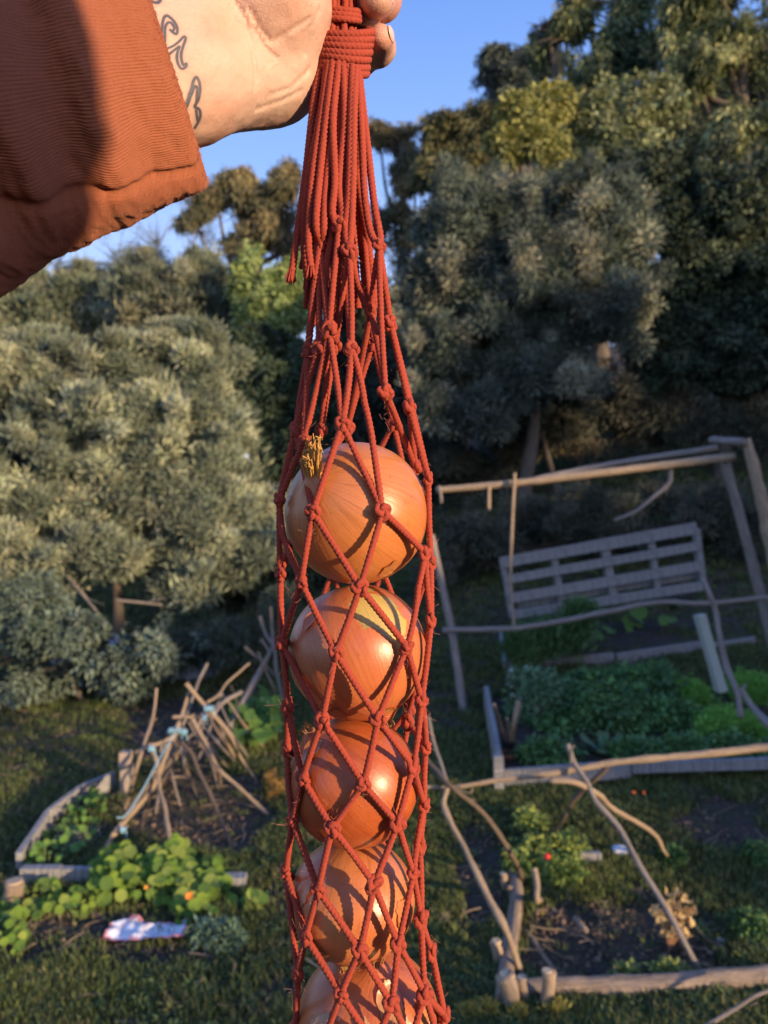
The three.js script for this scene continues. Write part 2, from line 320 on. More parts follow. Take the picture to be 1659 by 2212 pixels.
plantTree('gum_tree', 'far gum directly right of the red cords with sky between its boughs', 'tree', [[870, 320, 70, 55], [820, 300, 40, 30], [900, 400, 70, 60], [850, 470, 60, 60], [880, 560, 60, 60], [830, 620, 50, 60]], 19, { per: 95, col: [0.072, 0.066, 0.036], light: [0.18, 0.14, 0.07, 0.25], gap: 0.3, trunk: 0.15, base: [850, 1100] });
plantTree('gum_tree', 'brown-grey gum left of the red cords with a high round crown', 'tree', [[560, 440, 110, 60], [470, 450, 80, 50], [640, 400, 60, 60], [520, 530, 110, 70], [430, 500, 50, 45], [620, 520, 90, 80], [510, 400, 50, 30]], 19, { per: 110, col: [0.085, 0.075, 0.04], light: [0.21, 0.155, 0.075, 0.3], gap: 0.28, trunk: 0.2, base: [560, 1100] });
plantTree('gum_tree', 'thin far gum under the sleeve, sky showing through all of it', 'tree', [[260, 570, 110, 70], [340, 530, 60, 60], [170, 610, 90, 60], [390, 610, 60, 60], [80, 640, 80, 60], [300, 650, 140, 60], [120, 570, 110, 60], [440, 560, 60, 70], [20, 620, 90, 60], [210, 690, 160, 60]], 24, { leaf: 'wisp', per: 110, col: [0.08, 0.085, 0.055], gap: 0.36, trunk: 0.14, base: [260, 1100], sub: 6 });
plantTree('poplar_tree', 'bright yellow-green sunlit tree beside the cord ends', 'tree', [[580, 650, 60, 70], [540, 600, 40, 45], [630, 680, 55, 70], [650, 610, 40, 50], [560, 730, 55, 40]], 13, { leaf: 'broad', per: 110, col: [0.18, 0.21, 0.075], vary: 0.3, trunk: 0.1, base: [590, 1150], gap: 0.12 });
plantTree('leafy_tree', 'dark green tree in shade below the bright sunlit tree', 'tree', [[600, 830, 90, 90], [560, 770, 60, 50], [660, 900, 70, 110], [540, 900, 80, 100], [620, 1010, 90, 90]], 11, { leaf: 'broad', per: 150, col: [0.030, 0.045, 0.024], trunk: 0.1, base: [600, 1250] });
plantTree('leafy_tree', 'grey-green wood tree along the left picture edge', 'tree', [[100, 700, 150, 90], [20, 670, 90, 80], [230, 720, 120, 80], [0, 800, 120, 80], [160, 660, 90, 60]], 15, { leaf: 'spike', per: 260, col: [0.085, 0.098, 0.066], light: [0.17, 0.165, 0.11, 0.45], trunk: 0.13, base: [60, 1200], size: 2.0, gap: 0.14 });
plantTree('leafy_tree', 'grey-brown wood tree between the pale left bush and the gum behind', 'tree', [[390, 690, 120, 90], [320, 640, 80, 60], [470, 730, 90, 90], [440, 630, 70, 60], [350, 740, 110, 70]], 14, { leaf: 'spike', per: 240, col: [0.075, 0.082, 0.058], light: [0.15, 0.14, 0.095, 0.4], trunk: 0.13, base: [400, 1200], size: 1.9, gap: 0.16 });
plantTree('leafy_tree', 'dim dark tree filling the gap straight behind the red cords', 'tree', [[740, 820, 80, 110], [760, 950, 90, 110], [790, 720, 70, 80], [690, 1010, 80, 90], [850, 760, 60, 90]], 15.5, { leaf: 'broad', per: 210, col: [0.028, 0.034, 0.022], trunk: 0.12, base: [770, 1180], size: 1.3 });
// the great shaded bushes on the right
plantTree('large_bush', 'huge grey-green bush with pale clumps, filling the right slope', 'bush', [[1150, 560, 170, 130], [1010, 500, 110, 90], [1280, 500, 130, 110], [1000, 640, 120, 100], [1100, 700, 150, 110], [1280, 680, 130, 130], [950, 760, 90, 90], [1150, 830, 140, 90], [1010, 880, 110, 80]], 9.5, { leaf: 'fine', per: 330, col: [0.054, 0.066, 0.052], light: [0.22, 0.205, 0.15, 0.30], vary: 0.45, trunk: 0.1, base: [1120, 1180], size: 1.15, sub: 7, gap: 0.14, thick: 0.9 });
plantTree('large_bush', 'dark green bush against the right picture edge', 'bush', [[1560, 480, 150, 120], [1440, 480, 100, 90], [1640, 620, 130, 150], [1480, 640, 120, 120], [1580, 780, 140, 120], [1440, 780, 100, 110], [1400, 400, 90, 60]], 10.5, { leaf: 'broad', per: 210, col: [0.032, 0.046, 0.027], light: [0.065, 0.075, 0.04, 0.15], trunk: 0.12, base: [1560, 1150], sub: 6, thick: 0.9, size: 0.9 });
plantTree('understorey_bush', 'dull low scrub at the foot of the huge grey-green bush', 'bush', [[1290, 900, 160, 90], [1130, 960, 150, 80], [1450, 900, 130, 80], [980, 980, 110, 90], [1620, 920, 100, 80]], 10.5, { leaf: 'fine', per: 190, col: [0.055, 0.053, 0.038], light: [0.12, 0.09, 0.055, 0.2], vary: 0.35, trunk: 0.06, base: [1250, 1180], size: 1.2, gap: 0.2 });
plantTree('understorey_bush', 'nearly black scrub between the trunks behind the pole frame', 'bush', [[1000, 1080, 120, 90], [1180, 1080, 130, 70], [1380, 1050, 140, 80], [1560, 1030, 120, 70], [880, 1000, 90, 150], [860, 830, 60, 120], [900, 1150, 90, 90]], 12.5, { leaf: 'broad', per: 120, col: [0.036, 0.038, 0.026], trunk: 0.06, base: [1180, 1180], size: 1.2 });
for (const [x, y0, y1, w, d, l] of [[1165, 880, 1180, 0.05, 10.2, 'thin leaning trunk behind the left end of the pallet'], [1250, 860, 1200, 0.045, 10.6, 'grey straight trunk behind the middle of the pallet'], [1345, 900, 1150, 0.04, 11, 'slim trunk behind the hanging bent branch'], [1085, 900, 1150, 0.05, 11.4, 'dim trunk left of the tall thin stake']]) {
  const b = onLand(at(x + rr(0, 60), y1, d), -0.05), tp = at(x - rr(0, 40), y0, d), t = thing('thin_tree', l, 'tree trunk', b, 'bare trunks in the shade behind the garden');
  mesh('trunk', rel(stick([b, b.clone().lerp(tp, 0.5).add(V(gauss() * 0.06, 0, 0)), tp], w, w * 0.6, { step: 0.08 }), b), barkMat, t);
  mesh('limb', rel(stick([b.clone().lerp(tp, 0.6), tp.clone().add(V(rr(-0.4, 0.4), 0.1, 0.1))], w * 0.5, w * 0.2, { step: 0.08, sides: 6 }), b), barkMat, t);
}
// the pale bush on the left and what grows under it
reseed(34);
plantTree('pale_bush', 'wide silvery olive-green bush on the left, haze painted into its leaf colour', 'bush', [[240, 930, 190, 130], [90, 980, 150, 120], [410, 960, 130, 130], [300, 1080, 200, 120], [120, 1120, 170, 110], [460, 1110, 120, 120], [200, 840, 110, 70], [340, 850, 90, 70], [250, 1200, 190, 80], [20, 1060, 120, 130], [530, 1160, 80, 100], [420, 1230, 120, 70], [90, 1230, 130, 70], [120, 800, 90, 60], [280, 790, 110, 60], [430, 820, 90, 80], [20, 860, 90, 90], [370, 770, 50, 50]], 7.2, { leaf: 'spike', per: 420, col: [0.098, 0.108, 0.078], light: [0.23, 0.225, 0.155, 0.42], vary: 0.45, trunk: 0.06, base: [260, 1330], size: 1.0, sub: 8, gap: 0.2, thick: 0.9 });  // haze is painted in by lightening the leaf colours
plantTree('low_bush', 'loose dark tangle of shrubs in shade beneath the silvery bush', 'bush', [[150, 1370, 110, 45], [60, 1310, 90, 80], [330, 1400, 100, 40], [40, 1420, 90, 60], [170, 1420, 110, 50], [110, 1480, 100, 40], [270, 1450, 70, 40]], 6.0, { leaf: 'broad', per: 80, col: [0.045, 0.060, 0.045], light: [0.09, 0.11, 0.085, 0.3], trunk: 0.03, base: [200, 1480], size: 0.55, thick: 1.6, gap: 0.3 });
plantTree('low_bush', 'sparse dark scrub right of the shrub tangle, before the blue sheeting', 'bush', [[450, 1400, 90, 50], [540, 1380, 80, 40], [380, 1440, 80, 40], [600, 1330, 60, 60]], 6.6, { leaf: 'fine', per: 70, col: [0.045, 0.055, 0.035], trunk: 0.02, base: [450, 1450], size: 0.7, thick: 1.4, gap: 0.3 });
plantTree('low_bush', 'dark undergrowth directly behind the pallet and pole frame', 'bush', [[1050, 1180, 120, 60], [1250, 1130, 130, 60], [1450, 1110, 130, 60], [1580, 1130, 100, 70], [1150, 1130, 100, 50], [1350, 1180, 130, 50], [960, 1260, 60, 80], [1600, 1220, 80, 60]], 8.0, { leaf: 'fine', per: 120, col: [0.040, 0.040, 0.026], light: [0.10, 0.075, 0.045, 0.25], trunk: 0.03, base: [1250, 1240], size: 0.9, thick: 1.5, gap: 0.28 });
plantTree('low_bush', 'small green shrub behind the far end of the stick shelter', 'bush', [[560, 1250, 60, 60], [470, 1250, 70, 50], [640, 1220, 80, 70]], 7.6, { leaf: 'broad', per: 150, col: [0.035, 0.045, 0.025], trunk: 0.03, base: [560, 1330], size: 0.7 });
{ // bare stems that hang through the lower side of the pale bush
  const m = std(rgb(0.30, 0.24, 0.17), 0.9);
  for (const [x0, y0, x1, y1, l] of [[140, 1235, 215, 1330, 'stout bare pale branch jutting down from the silvery bush'], [255, 1297, 350, 1307, 'short yellowish branch lying level under the silvery bush']]) {
    const a = at(x0, y0, x0 === 140 ? 7.0 : 6.5), b = at(x1, y1, x0 === 140 ? 6.4 : 6.4), t = thing('bare_branch', l, 'branch', a);
    mesh('branch', rel(stick([a, b], x0 === 140 ? 0.026 : 0.012, 0.010, { step: 0.04 }), a), m, t);
    mesh('twig', rel(stick([a.clone().lerp(b, 0.6), a.clone().lerp(b, 0.9).add(V(0.08, 0.06, 0.05))], 0.008, 0.004, { step: 0.03, sides: 5 }), a), m, t);
  }
}
{ // a bluish tarpaulin heap glimpsed under the bush
  for (const [x, y, w, h, d, l] of [[250, 1285, 0.55, 0.34, 6.7, 'bluish grey sheeting glimpsed under the silvery bush, left piece'], [420, 1290, 0.26, 0.34, 6.9, 'bluish grey sheeting bulging under the right side of the silvery bush']]) {
    const g = new THREE.SphereGeometry(1, 40, 20, 0, Math.PI * 2, 0, Math.PI / 2), p = g.attributes.position;
    for (let i = 0; i < p.count; i++) { const k = 1 + 0.35 * fbm(p.getX(i) * 2 + x, p.getY(i) * 2, p.getZ(i) * 2, 4); p.setXYZ(i, p.getX(i) * w * k, p.getY(i) * h * k, p.getZ(i) * 0.4 * k); }
    g.computeVertexNormals();
    const t = thing('plastic_sheet', l, 'tarpaulin', onLand(at(x, y, d))); mesh('sheet', g, std(rgb(0.30, 0.36, 0.46), 0.6), t);
  }
}
// bushes added towards the sun, outside the picture, to keep the garden in shade
reseed(55);
function shadeBush(p, q, top, r, l) {
  const c = PQ(p, q), b = onLand(c), t = thing('added_shade_bush', l, 'bush', b), mats = [], cols = [];
  const core = new THREE.IcosahedronGeometry(1, 3), v = core.attributes.position, H = (top - b.y) / 2;
  for (let i = 0; i < v.count; i++) { const k = 0.82 * (1 + 0.3 * N3(v.getX(i) * 2 + q, v.getY(i) * 2, v.getZ(i) * 2)); v.setXYZ(i, v.getX(i) * r * k, H + v.getY(i) * H * k, v.getZ(i) * r * k); }
  core.computeVertexNormals(); mesh('shade_core', core, std(rgb(0.05, 0.06, 0.03)), t);  // solid core added inside the leaves so the bush stops the sun
  for (let i = 0; i < 500; i++) { const d = V(gauss(), gauss(), gauss()).normalize(); mats.push(new THREE.Matrix4().compose(V(d.x * r, H + d.y * H, d.z * r).multiplyScalar(rr(0.85, 1.05)), new THREE.Quaternion().setFromEuler(new THREE.Euler(rr(0, 6), rr(0, 6), 0)), V(1, 1, 1))); cols.push(rgb(0.05, 0.06, 0.03)); }
  instanced('crown', CLUMP.broad, leafMat, mats, cols, t);
}
shadeBush(9.6, 5.3, 3.35, 0.7, 'rounded added shade bush on the bank level with the pallet');
shadeBush(9.6, 4.2, 3.0, 0.7, 'broad added shade bush on the bank right of the camera');
shadeBush(9.8, 6.3, 4.6, 0.9, 'tall added shade bush on the bank beside the garden');
shadeBush(10.2, 8.3, 6.3, 0.85, 'dense added shade bush high on the bank beside the wooded slope');
shadeBush(10.8, 10.6, 6.7, 1.0, 'dense tree-like added shade bush highest on the bank');

// ---------------------------------------------------------------- the garden
const R6 = (x, y) => [(1040 + x / 1.885) / 1.15735, (1040 + y / 1.885) / 1.15735];
const R7 = (x, y) => [(1040 + x / 1.885) / 1.15735, (1760 + y / 1.885) / 1.15735];
const R8 = (x, y) => [(x / 2.087) / 1.15735, (1500 + y / 2.087) / 1.15735];
const woodTex = (a, b, s) => dataTex(512, 128, (u, v) => { const n = tileNoise(u, v, 1.2, 6, s), f = tileNoise(u, v, 8, 26, s + 1), k = clamp(0.5 + n * 0.9 + f * 0.8); return [lerp(a[0], b[0], k), lerp(a[1], b[1], k), lerp(a[2], b[2], k)]; }, true);
const barkBump = dataTex(512, 128, (u, v) => 0.5 + 0.6 * tileNoise(u, v, 3, 9, 51) + 0.5 * tileNoise(u, v, 14, 30, 52)); barkBump.repeat.set(3, 1);
const greyStick = std(0xffffff, 0.88, { map: woodTex([0.12, 0.10, 0.085], [0.36, 0.31, 0.27], 31), bumpMap: barkBump, bumpScale: 0.005 });
const tanStick = std(0xffffff, 0.85, { map: woodTex([0.17, 0.12, 0.075], [0.48, 0.36, 0.24], 33), bumpMap: barkBump, bumpScale: 0.005 });
const darkStick = std(0xffffff, 0.9, { map: woodTex([0.07, 0.05, 0.035], [0.22, 0.16, 0.11], 35), bumpMap: barkBump, bumpScale: 0.005 });
const logMat = std(0xffffff, 0.9, { map: woodTex([0.10, 0.075, 0.055], [0.34, 0.26, 0.19], 37), bumpMap: woodTex([0.2, 0.2, 0.2], [0.8, 0.8, 0.8], 38), bumpScale: 0.006 });
const boardMat = std(0xffffff, 0.85, { map: woodTex([0.12, 0.12, 0.12], [0.36, 0.35, 0.34], 39) });
for (const m of [boardMat]) { m.map.repeat.set(0.8, 3); }
for (const m of [greyStick, tanStick, darkStick, logMat]) m.map.repeat.set(1.5, 1);
const soilCol = (k) => rgb(0.045 * k, 0.034 * k, 0.027 * k);
const S = (f, list, d) => list.map(([x, y, dd]) => (dd === 'g' ? gnd(...f(x, y)) : at(...f(x, y), dd ?? d)));
const px = (n, d, sc = 1.885) => n / sc / 1.15735 * PX * d;  // so many zoom pixels in metres at d

reseed(101);
{ // pole frame behind the beds
  const t = thing('pole_frame', 'tall rough frame of grey poles standing round the pallet', 'pole frame', onLand(at(...R6(800, 900), 5.4)));
  const add = (n, p, r0, r1, m, par = t) => mesh(n, rel(stick(p, r0, r1, { step: 0.035, sides: 10 }), t.position), m, par);
  add('beam', S(R6, [[95, 350, 5.5], [470, 318, 5.4], [900, 262, 5.3], [1500, 192, 5.2]]), px(16, 5.4), px(20, 5.3), tanStick);
  add('beam', S(R6, [[560, 298, 5.62], [900, 232, 5.6], [1420, 150, 5.5]]), px(13, 5.6), px(16, 5.6), greyStick);
  add('cross_piece', S(R6, [[1395, 112, 5.45], [1545, 122, 5.05]]), px(19, 5.2), px(18, 5.2), greyStick);
  const foot = (p, d) => { const q = p[p.length - 1], b = p[p.length - 2], v = q.clone().sub(b).normalize(); const o = q.clone(); for (let i = 0; i < 400 && o.y > land(o.x, o.z) - 0.12; i++) o.addScaledVector(v, 0.02); return [...p.slice(0, -1), o]; };
  add('post', foot(S(R6, [[1555, 108, 5.1], [1592, 260, 5.1], [1660, 570, 5.12]])), px(24, 5.1), px(40, 5.1), tanStick);
  add('post', foot(S(R6, [[1455, 212, 5.28], [1545, 520, 5.28], [1660, 975, 5.28]])), px(22, 5.3), px(26, 5.3), greyStick);
  add('post', foot(S(R6, [[70, 560, 5.3], [125, 830, 5.25], [165, 1000, 5.2], [225, 1400, 5.05]])), px(17, 5.3), px(20, 5), greyStick);
  add('rail', S(R6, [[125, 1010, 5.08], [480, 1002, 5.08], [700, 965, 5.08], [900, 918, 5.06], [1150, 880, 5.05], [1350, 880, 5.05], [1680, 852, 5.1]]), px(14, 5), px(11, 5), greyStick);
  add('upright', S(R6, [[465, 270, 5.36], [452, 560, 5.28], [445, 760, 5.22], [462, 1000, 5.1]]), px(8, 5.3), px(7, 5.2), tanStick);
  add('peg', S(R6, [[345, 330, 5.42], [343, 440, 5.42]]), px(9, 5.4), px(7, 5.4), tanStick);
  add('peg', S(R6, [[108, 330, 5.45], [120, 410, 5.45]]), px(9, 5.4), px(6, 5.4), greyStick);
  const tie = mesh('twine', rel(sweep([0, 1, 2, 3, 4, 5, 6, 7, 8, 9, 10].map((i) => at(...R6(462 + 14 * Math.cos(i * 1.9), 312 + i * 3), 5.38 + 0.035 * Math.sin(i * 1.9))), () => 0.004, { sides: 5, step: 0.01 }), t.position), tanStick, t); void tie;
}
{ // bent branch hanging from the beam
  const b = at(...R6(1200, 270), 5.3), t = thing('hanging_branch', 'thin grey bent branch hanging slantwise from the upper beam', 'branch', b);
  mesh('branch', rel(stick(S(R6, [[1200, 255, 5.3], [1196, 310, 5.28], [1120, 385, 5.25], [1030, 448, 5.22], [935, 492, 5.2]]), px(11, 5.3), px(7, 5.3), { step: 0.03 }), b), greyStick, t);
  mesh('twig', rel(stick(S(R6, [[1190, 318, 5.28], [1178, 375, 5.28]]), 0.008, 0.004, { sides: 6 }), b), greyStick, t);
  mesh('twig', rel(stick(S(R6, [[1030, 448, 5.22], [1015, 482, 5.21]]), 0.008, 0.004, { sides: 6 }), b), greyStick, t);
}
{ // the pallet
  const d = 5.9, c = at(...R6(880, 900), d), t = thing('wooden_pallet', 'weathered grey pallet leaning on edge behind the rail', 'pallet', onLand(c));
  const bar = (n, a, b, w, th, dd) => { const A = at(...R6(...a), dd), B = at(...R6(...b), dd), g = plank(A.distanceTo(B), px(w, dd), th); return mesh(n, rel(orient(g, A, B), t.position), boardMat, t); };
  for (const [a, b, w] of [[[395, 692], [1322, 527], 54], [[415, 772], [1332, 612], 40], [[438, 860], [1345, 705], 45], [[448, 937], [1350, 800], 42]]) bar('slat', a, b, w, 0.022, d);
  for (const [a, b, w] of [[[405, 672], [452, 950], 24], [[650, 665], [692, 925], 26], [[888, 605], [934, 890], 34], [[1106, 570], [1138, 838], 24], [[1318, 530], [1350, 800], 26]]) bar('bearer', a, b, w, 0.07, d + 0.05);
  for (const [a, b, w] of [[[480, 890], [1348, 745], 30]]) bar('rear_slat', a, b, w, 0.02, d + 0.1);
}
{ // pale upright board and the crooked branch against it
  const A = at(...R6(1335, 935), 4.55), B = at(...R6(1440, 1300), 4.5), t = thing('post_board', 'pale greenish squared post leaning right of the rear bed', 'post', onLand(B));
  mesh('board', rel(orient(plank(A.distanceTo(B), px(62, 4.5), 0.05), A, B, V(0, 0, 1)), t.position), std(rgb(0.34, 0.38, 0.33), 0.85, { bumpMap: boardMat.map, bumpScale: 0.002 }), t);
  const b2 = at(...R6(1510, 1300), 4.2), t2 = thing('crooked_branch', 'crooked pale branch standing against the pale squared post', 'branch', onLand(b2));
  mesh('branch', rel(stick(S(R6, [[1352, 770, 4.45], [1385, 840, 4.4], [1412, 920, 4.4], [1428, 1020, 4.35], [1470, 1180, 4.3], [1515, 1310, 4.2], [1530, 1420, 4.15]]), px(12, 4.4), px(14, 4.2), { step: 0.03 }), t2.position), greyStick, t2);
  const b3 = at(...R6(1640, 1430), 3.6), t3 = thing('bare_stick', 'thick broken stick slanting down at the right picture edge', 'stick', onLand(b3));
  mesh('stick', rel(stick(S(R6, [[1530, 1285, 3.75], [1580, 1360, 3.7], [1690, 1480, 3.5]]), px(13, 3.6), px(20, 3.6), { step: 0.03 }), t3.position), greyStick, t3);
  mesh('snag', rel(stick(S(R6, [[1532, 1290, 3.75], [1555, 1265, 3.76]]), 0.01, 0.006, { sides: 6 }), t3.position), greyStick, t3);
}
{ // raised beds
  const far = thing('raised_bed', 'farther raised bed edged with grey boards under the pallet', 'garden bed', onLand(at(...R6(900, 1150), 5.2)));
  const board = (t, a, b, w, th) => mesh('board', rel(orient(plank(a.distanceTo(b), w, th), a, b), t.position), boardMat, t);
  const f = (x, y) => gnd(...R6(x, y)).add(V(0, 0.03, 0));
  const a = f(440, 1215), b = f(935, 1172), c = f(945, 1172), e = f(1345, 1115), h = f(1600, 1085);
  board(far, a, b, 0.10, 0.03); board(far, c, e, 0.10, 0.03); board(far, e.clone().add(V(0.01, -0.02, 0)), h, 0.08, 0.03);
  board(far, a.clone().add(V(-0.02, 0, -0.03)), f(400, 1060).add(V(0, 0, 0)), 0.10, 0.03);
  const near = thing('raised_bed', 'nearer raised bed of grey boards full of green leaves', 'garden bed', onLand(at(...R7(1000, 320), 3.9)));
  const D = 4.0, p = (x, y, d = D) => at(...R7(x, y), d);
  board(near, p(415, 345), p(1010, 306), 0.085, 0.035); board(near, p(1016, 300), p(1700, 276), 0.055, 0.035);
  board(near, p(392, 318, 4.02), p(330, -30, 5.05), 0.16, 0.03);
  const A = p(388, 240, 3.96), B = p(392, 455, 3.96); mesh('corner_post', rel(orient(plank(A.distanceTo(B), 0.05, 0.05), A, B, V(0, 0, 1)), near.position), boardMat, near);
  // earth inside, a low mound
  for (const [t, corners] of [[near, [p(405, 330, 4.04), p(1700, 275, 4.04), p(1700, -40, 5.0), p(345, -30, 5.0)]], [far, [a, h, f(1500, 960), f(420, 1060)]]]) {
    const n = 24, pos = [], idx = [], uv = [];
    for (let j = 0; j <= n; j++) for (let i = 0; i <= n; i++) { const q = corners[0].clone().lerp(corners[1], i / n).lerp(corners[3].clone().lerp(corners[2], i / n), j / n); const y = Math.max(q.y, land(q.x, q.z) + 0.03) + 0.02 * N3(q.x * 7, q.z * 7, 2); pos.push(q.x - t.position.x, y - t.position.y, q.z - t.position.z); uv.push(q.x, q.z); if (i < n && j < n) { const k = j * (n + 1) + i; idx.push(k, k + 1, k + n + 1, k + 1, k + n + 2, k + n + 1); } }
    const g = new THREE.BufferGeometry(); g.setAttribute('position', new THREE.Float32BufferAttribute(pos, 3)); g.setAttribute('uv', new THREE.Float32BufferAttribute(uv, 2)); g.setIndex(idx); g.computeVertexNormals();
    mesh('soil', g, std(soilCol(0.9), 0.95, { bumpMap: groundBump, bumpScale: 0.03 }), t);
  }
}
{ // bean frame of crossed sticks over the front bed
  const t = thing('plant_trellis', 'bean frame of crossed sticks with a long level ridge pole over the front bed', 'plant frame', onLand(at(...R7(700, 800), 2.9)));
  const add = (n, p, r0, r1, m) => mesh(n, rel(stick(p, r0 * 0.85, r1 * 0.85, { step: 0.015, sides: 10, rough: 0.26, wob: 0.6 }), t.position), m, t);
  const D = 3.05;
  add('ridge_pole', S(R7, [[-20, 385, D], [150, 388, D], [380, 362, D], [600, 335, D], [800, 302, D], [1000, 270, D], [1300, 242, D], [1720, 196, D]]), px(11, D), px(23, D), tanStick);
  add('leg', S(R7, [[60, 60, 3.2], [85, 170, 3.16], [110, 260, 3.12], [150, 385, 3.02]]), px(9, D), px(11, D), greyStick);
  add('leg', S(R7, [[148, 400, 3.0], [132, 462, 2.97], [165, 560, 2.92], [215, 660, 2.86], [262, 745, 2.8], [345, 915, 2.72], [425, 1070, 2.65], [505, 1300, 'g']]), px(13, D), px(15, D), tanStick);
  add('leg', S(R7, [[40, 255, 3.15], [90, 320, 3.08], [160, 388, 3.0], [300, 500, 3.0], [380, 590, 3.02], [450, 700, 3.05], [510, 850, 'g']]), px(12, D), px(15, D), darkStick);
  add('leg', S(R7, [[715, 190, 3.06], [742, 285, 3.02], [800, 370, 2.98], [850, 450, 2.95], [960, 590, 2.9], [1050, 750, 2.82], [1160, 930, 2.74], [1240, 1080, 2.68], [1345, 1290, 'g']]), px(15, D), px(15, D), greyStick);
  add('leg', S(R7, [[632, 358, 2.96], [740, 368, 2.96], [815, 400, 2.98], [870, 440, 3.0], [920, 500, 3.03], [1040, 560, 3.1], [1130, 620, 3.16], [1165, 680, 3.2], [1190, 730, 'g']]), px(18, D), px(9, D), tanStick);
  add('leg', S(R7, [[905, 300, 3.1], [835, 360, 3.12], [750, 440, 3.2], [690, 545, 3.25], [625, 640, 'g']]), px(12, D), px(8, D), darkStick);
  add('snag', S(R7, [[728, 280, 3.02], [735, 205, 3.0], [745, 195, 3.0]]), px(8, D), px(6, D), greyStick);
  add('snag', S(R7, [[262, 745, 2.8], [290, 770, 2.8], [300, 760, 2.79]]), px(5, D), px(4, D), greyStick);
  add('snag', S(R7, [[280, 490, 2.99], [298, 488, 2.99]]), px(6, D), px(4, D), tanStick);
  add('tendril', S(R7, [[200, 400, 3.0], [255, 420, 2.98], [268, 385, 3.0], [262, 430, 3.0]]), 0.0035, 0.002, tanStick);
}
// logs and stakes that edge the front bed
function logThing(name, label, f, list, r0, r1, mat, group, cat = 'log', ends = true) {
  const P = S(f, list), b = P[0].clone(), t = thing(name, label, cat, onLand(b), group);
  const g = stick(P, r0, r1, { step: 0.02, sides: 14, rough: 0.12, wob: 0.15 });
  mesh('bark', rel(g, t.position), mat, t);
  if (ends) for (const [p, q, r] of [[P[0], P[1], r0], [P[P.length - 1], P[P.length - 2], r1]]) {
    const dir = p.clone().sub(q).normalize(), c = new THREE.CylinderGeometry(r * 0.86, r * 0.94, 0.012, 16); c.applyQuaternion(new THREE.Quaternion().setFromUnitVectors(V(0, 1, 0), dir)); c.translate(...p.clone().addScaledVector(dir, 0.004).sub(t.position).toArray());
    mesh('cut_end', c, std(rgb(0.40, 0.29, 0.18), 0.9), t);
  }
  return t;
}
{
  const up = (q, r) => { const p = gnd(...q); p.y += r; return p; };
  const r1 = 0.037, P = [R7(455, 775), R7(472, 920), R7(455, 1110), R7(432, 1300), R7(408, 1470)].map((q) => up(q, 0.03));
  let t = thing('edging_log', 'bark-covered log running away along the left side of the front bed', 'log', onLand(P[0]));
  mesh('bark', rel(stick(P, 0.027, 0.030, { step: 0.02, sides: 14, wob: 0.2 }), t.position), logMat, t);
  mesh('stub', rel(stick([P[1], P[1].clone().add(V(-0.04, 0.025, 0.015))], 0.012, 0.010), t.position), logMat, t);
  const Q = [R7(478, 1395), R7(800, 1395), R7(1100, 1380), R7(1400, 1355), R7(1720, 1330)].map((q) => up(q, 0.03));
  t = thing('edging_log', 'long level log along the front edge of the bed, sunlit at its left', 'log', onLand(Q[0]));
  mesh('bark', rel(stick(Q, 0.030, 0.037, { step: 0.02, sides: 16, wob: 0.15 }), t.position), logMat, t);
  const c = new THREE.CylinderGeometry(0.026, 0.028, 0.010, 16); c.rotateZ(Math.PI / 2); c.translate(-0.004, Q[0].y - t.position.y, 0); mesh('cut_end', c, std(rgb(0.40, 0.29, 0.18), 0.9), t);
  void r1;
  for (const [x, y, h, r, l] of [[380, 1245, 0.09, 0.02, 'short sunlit stake outside the left side log'], [432, 1470, 0.12, 0.029, 'thick stake at the corner where the two logs meet'], [618, 1465, 0.13, 0.019, 'slim stake driven in front of the long level log'], [502, 1440, 0.09, 0.02, 'squat stake between the corner stake and the slim one'], [412, 880, 0.06, 0.016, 'small knobby stake beside the far end of the side log']]) {
    const b = gnd(...R7(x, y)), s = thing('garden_stake', l, 'stake', b, 'stakes that hold the edging logs');
    mesh('shaft', stick([V(0, -0.05, 0), V(0.004, h * 0.5, 0), V(rr(-0.012, 0.012), h, -0.004)], r, r * 0.9, { step: 0.015, sides: 12, wob: 0.1 }), tanStick, s);
    const e = new THREE.CylinderGeometry(r * 0.8, r * 0.86, 0.006, 14); e.translate(0, h + 0.001, -0.004); mesh('cut_end', e, std(rgb(0.52, 0.40, 0.26), 0.9), s);
  }
}
logThing('loose_stick', 'straight pale peeled stick lying on the bare soil', R7, [[525, 1095, 'g'], [600, 1200, 'g'], [668, 1292, 'g']], 0.0115, 0.009, tanStick, null, 'stick');
logThing('loose_stick', 'bent tan twig at the left end of the bare soil', R7, [[560, 790, 2.95], [572, 850, 2.92], [570, 920, 2.86], [600, 945, 'g'], [655, 985, 'g']], 0.012, 0.009, tanStick, null, 'stick');
logThing('wood_chip', 'flat tan wood chip in the middle of the bare soil', R7, [[755, 1030, 'g'], [800, 1090, 'g']], 0.014, 0.010, tanStick, null, 'wood chip');
logThing('thin_cane', 'tall pale cane leaning left at the corner of the nearer raised bed', R7, [[370, 5, 3.95], [435, 215, 'g']], 0.009, 0.008, tanStick, 'canes by the bed corner', 'cane');
logThing('thin_cane', 'pale cane leaning right at the corner of the nearer raised bed', R7, [[482, -5, 3.95], [462, 100, 3.95], [458, 215, 'g']], 0.012, 0.010, tanStick, 'canes by the bed corner', 'cane');
logThing('thin_cane', 'shortest cane, upright between two taller canes', R7, [[430, 70, 3.95], [446, 215, 'g']], 0.007, 0.006, tanStick, 'canes by the bed corner', 'cane');
logThing('thin_twig', 'long thin dry twig crossing the lower right corner', R7, [[1370, 1515, 2.35], [1500, 1440, 2.38], [1600, 1375, 2.4], [1700, 1340, 2.42]], 0.007, 0.005, greyStick, null, 'twig');
